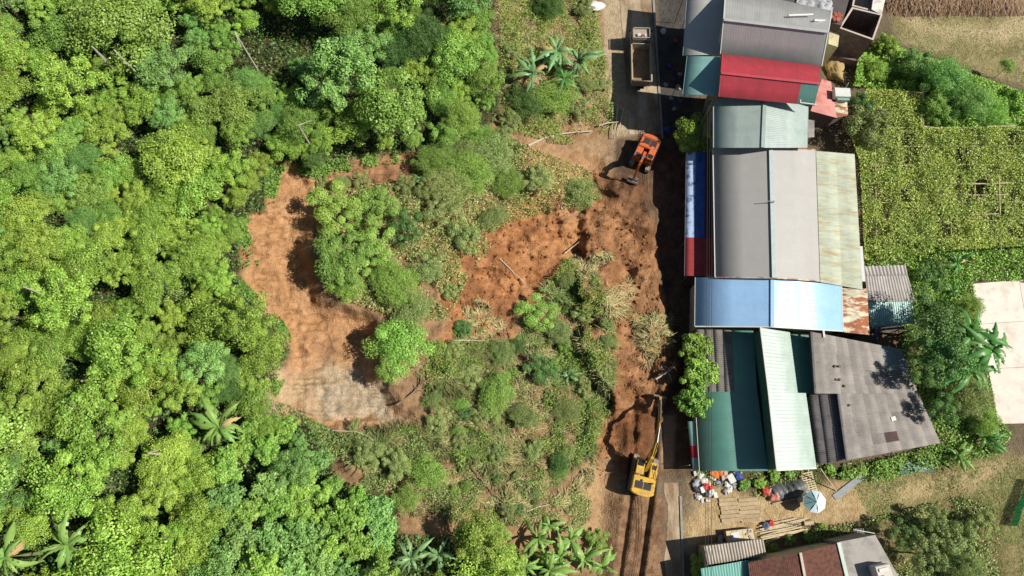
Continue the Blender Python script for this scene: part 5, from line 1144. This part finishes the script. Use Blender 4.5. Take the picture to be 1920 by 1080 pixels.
    e = W((1600, 993, 5.6)) - b; MB().tube([(0, 0, 0), tuple(e * .5 + (0, 0, .2)), tuple(e)], .035, 6).build('mast', M_TRIM, t)
    for k in range(7): MB().tube([tuple(e * (.55 + k * .075) + np.array([0, -.28 + .03 * k, .12])), tuple(e * (.55 + k * .075) + np.array([0, .28 - .03 * k, .12]))], .022, 5).build('element', M_TRIM, t)
    # pot plant
    b = on_ground(1304, 1062); t = thing('potted_shrub', 'green shrub in a red pot beside the bottom road edge', 'pot plant', b)
    MB().tube([(0, 0, 0), (0, 0, .5)], [.3, .4], 14).build('pot', mat('red_pot', (.45, .07, .04), .6), t)
    c = bpy.data.objects.new('crown', CROWN[4]); link(c, t); c.location = (0, .35, 1.3); c.scale = (1.05, 1.05, .8); c.material_slots[0].link = 'OBJECT'; c.material_slots[0].material = LM['yellow-green']
    MB().tube([(0, 0, .3), (0, .3, 1.3)], [.04, .025], 6).build('stem', BARK, t)
    # dark teal tarp pond
    b = on_ground(1715, 876); t = thing('teal_tarp', 'dark teal tarp lying in the weeds below the grey sheet house', 'tarp', b + (0, 0, .25), .05)
    v = []; n = 10
    for i in range(n):
        for j in range(6): v.append((-1.8 + 3.6 * i / (n - 1) + R.uniform(-.1, .1), -.55 + 1.1 * j / 5 + R.uniform(-.06, .06), R.random() * .14))
    MB().add(v, [(i * 6 + j, (i + 1) * 6 + j, (i + 1) * 6 + j + 1, i * 6 + j + 1) for i in range(n - 1) for j in range(5)]).build('tarp_sheet', mat('teal_tarp_mat', (.05, .14, .12), .4, .2), t, smooth=True)
    # green netting fence at the right edge
    b = on_ground(1903, 955); t = thing('green_net_fence', 'bright green netting fence at the lower right edge', 'fence', b)
    p = [W((1925, 900, 0)) - b, W((1915, 930, 0)) - b, W((1902, 958, 0)) - b, W((1895, 985, 0)) - b]; mn = mat('green_net', (.02, .30, .09), .6, .2)
    for q in p: MB().tube([(q[0], q[1], -.1), (q[0], q[1], 1.3)], .04, 6).build('post', M_BAMBOO, t)
    for a, c in zip(p[:-1], p[1:]):
        for k in range(9): MB().tube([(a[0], a[1], .1 + k * .13), (c[0] - .1, c[1], .08 + k * .13)], .035, 4).build('net_strand', mn, t)
        for k in range(12):
            s = k / 11; q = a * (1 - s) + c * s; MB().tube([(q[0], q[1], .08), (q[0], q[1], 1.2)], .035, 4).build('net_strand', mn, t)
    # straw heap in the hay field
    b = on_ground(1790, 8); t = thing('brush_heap', 'long brown heap of dry stalks at the top of the hay field', 'heap', b)
    rng = np.random.RandomState(8); n = 9000; x = rng.uniform(-9, 9, n); yy = rng.normal(size=n) * 1.0 + 1.2; yy = np.clip(yy, -2.6, 5); h = np.maximum(0, 1.7 * (1 - ((yy - 1.3) / 3.3) ** 2)) * (1 - (x / 9.5) ** 4) * (.75 + .5 * fbm(x * .6 + 30, yy * .5 + 30, 3))
    c0 = np.stack([x, yy, h], 1); a = rng.normal(size=n) * .45 - math.pi / 2; L = rng.uniform(.4, 1.3, n); d = np.stack([np.cos(a), np.sin(a), -.35 + rng.normal(size=n) * .25], 1) * L[:, None]; s = np.stack([-np.sin(a), np.cos(a), 0 * a], 1) * .03
    v = np.stack([c0 - s, c0 + s, c0 + d + s * .6, c0 + d - s * .6], 1).reshape(-1, 3); tt = np.ones((n, 4)); tt[:, 0] = rng.rand(n); tt[:, 1] = rng.rand(n)
    me = mesh_np('stalks', v, np.arange(4 * n).reshape(n, 4), np.repeat(tt, 4, 0)); me.materials.append(leafmat('dry_stalks', (.14, .085, .05), (.20, .13, .075), (.33, .24, .15), .1, .8, .02)); o = link(bpy.data.objects.new('stalks', me), t); tag(o, kind='stuff')
    g = 30; v = []
    for i in range(g):
        for j in range(g):
            xx = -9.2 + 18.4 * i / (g - 1); y2 = -2.4 + 7.2 * j / (g - 1); hh = max(0, 1.55 * (1 - ((y2 - 1.3) / 3.3) ** 2)) * max(0, 1 - (xx / 9.5) ** 4); v.append((xx, y2, hh * (.8 + .3 * TBL[i, j]) - .06))
    MB().add(v, [(i * g + j, (i + 1) * g + j, (i + 1) * g + j + 1, i * g + j + 1) for i in range(g - 1) for j in range(g - 1)]).build('heap_core', mat('heap_earth', (.15, .095, .06), .95, .35, 2, .4), t, smooth=True)
    # straw pile behind the pink lean-to
    lump('straw_pile', 'golden straw pile in the gap above the pink lean-to', 'straw', 1564, 130, (1.0, 1.9, .7), (.42, .31, .14), None, 140, 0, .95)
    # fallen trunks and poles
    def log(label, pts, r, m=BARKP, branches=0, dz=.2):
        b = on_ground(*pts[0]); t = thing('fallen_trunk', label, 'fallen tree', b, 0, 'fallen wood on the slide'); q = [tuple(on_ground(*p, dz) - b) for p in pts]
        MB().tube(q, [r * (1 - .5 * i / max(1, len(q) - 1)) for i in range(len(q))], 8).build('trunk', m, t)
        for k in range(branches):
            a = Vector(q[-1]) * (.4 + .6 * k / branches) ; an = R.random() * 6.28; e = a + Vector((math.cos(an), math.sin(an), .4)) * R.uniform(.5, 1.3); MB().tube([a, (a + e) / 2 + Vector((0, .1, .1)), e], [r * .5, r * .35, r * .15], 5).build('branch', m, t)
    log('long pale fallen trunk curving across the bank below the bananas', [(990, 276), (1020, 262), (1060, 253), (1110, 249)], .13, dz=.45)
    log('short pale trunk lying against the upright poles by the road', [(1122, 240), (1138, 235), (1158, 233)], .11, dz=.6)
    for i, (x0, y0, x1, y1, w) in enumerate(((1148, 205, 1146, 262, 'left'), (1157, 200, 1151, 262, 'middle'), (1168, 205, 1156, 258, 'right'))): log(f"{w} one of three thin poles lying along the upper road edge", [(x0, y0), ((x0 + x1) / 2 + 1, (y0 + y1) / 2), (x1, y1)], .09, dz=.35)
    log('pale forked branch lying above the yellow excavator bucket', [(1228, 712), (1243, 703), (1262, 690)], .12, branches=5, dz=.5)
    log('thin pale stick slanting over the orange soil in the slide middle', [(937, 487), (962, 512), (988, 536)], .06, dz=.45)
    log('short stick on the orange soil right of the slide middle', [(1058, 478), (1070, 468), (1085, 456)], .07, dz=.45)
    log('straight thin pole lying level across the slide middle', [(850, 640), (880, 640), (910, 640)], .06, dz=.5)
    log('dark uprooted trunk with roots beside the grey scar', [(745, 760), (770, 742), (800, 715)], .13, mat('root_brown', (.24, .16, .10), .9, .3, 3), 9, .4)
    log('thin stick across the lower scar rim', [(625, 808), (670, 810), (700, 822)], .06, dz=.4)
    log('brown log at the foot of the slide above the banana clump', [(880, 870), (920, 920), (960, 955)], .08, MATS['root_brown'], 3, .35)
    log('pale stick on the tan soil left of the yellow excavator', [(985, 960), (1010, 950), (1030, 946)], .07, dz=.3)
    for i, (x0, y0, x1, y1, w) in enumerate(((215, 95, 255, 135, 'near the top of the forest'), (50, 540, 80, 552, 'at the left edge of the forest'), (440, 60, 452, 88, 'beside the dark gap at the top of the forest'), (280, 850, 300, 842, 'left of the lone banana plant'), (560, 235, 585, 225, 'above the top of the scar'), (175, 90, 200, 112, 'left of another in the upper forest'))):
        b = np.array(base_under(x0, y0, 7.0)); e = P(x1, y1, b[2] + 7.2); t = thing('bare_branch', f"bare pale branch poking out {w}", 'branch', b); MB().tube([(0, 0, 0), (0, 0, 4), (0, 0, 7), tuple(e - b)], [.12, .1, .07, .03], 6).build('branch', BARKP, t)
    # overhead cables along the houses
    for i, (x0, x1) in enumerate(((1327, 1322), (1331, 1327), (1335, 1334))):
        b = W((x0, 180, 7.4)); pts = []
        for k in range(25):
            s = k / 24; pts.append(tuple(W((x0 + (x1 - x0) * s, 180 + 1000 * s, 7.2 - .9 * math.sin(math.pi * ((s * 3) % 1)))) - b))
        t = thing('overhead_cable', f"thin dark overhead cable along the house fronts, {ORD[i + 1]} from the left", 'cable', b, 0, 'overhead cables'); MB().tube(pts, .022, 5).build('cable_line', mat('cable_black', (.02, .02, .02), .6), t)
    for i, y in enumerate((192, 1180)):
        b = W((1326, y, 0)); bb = W((1330, y, 7.2)); t = thing('utility_pole', f"slim dark utility pole {('between red and sage roofs', 'below the bottom edge')[i]}", 'pole', (bb[0], bb[1], 0), 0, 'utility poles'); MB().tube([(0, 0, -.3), (0, 0, 7.6)], [.16, .1], 10).build('shaft', mat('pole_dark', (.10, .085, .07), .9), t)
    # rubble and clods of the slide
    rng = np.random.RandomState(9); RS = [(850, 470), (960, 400), (1000, 300), (1130, 300), (1180, 390), (1245, 440), (1265, 700), (1180, 760), (1150, 900), (1100, 880), (1150, 700), (1090, 500), (990, 560), (960, 630), (830, 650)]
    x, y = scatter(RS, 2600, rng); c = P(x, y, HT(x, y) + .02); s = .04 + .26 * rng.rand(len(x)) ** 5
    base = np.array([(1, 0, 0), (0, 1, 0), (-1, 0, 0), (0, -1, 0), (0, 0, 1), (0, 0, -1)], float); fc = np.array([(0, 1, 4), (1, 2, 4), (2, 3, 4), (3, 0, 4), (1, 0, 5), (2, 1, 5), (3, 2, 5), (0, 3, 5)])
    v = (c[:, None, :] + base[None] * s[:, None, None] * rng.uniform(.35, 1.5, (len(x), 6, 1))).reshape(-1, 3); f = (fc[None] + 6 * np.arange(len(x))[:, None, None]).reshape(-1, 3)
    me = mesh_np('soil_clods', v, f); me.materials.append(mat('clod_soil', (.26, .11, .045), .95, .35, 3, .3)); tag(link(bpy.data.objects.new('soil_clods', me)), 'red-brown soil clods strewn over the slide', 'clods', kind='stuff')
clutter()
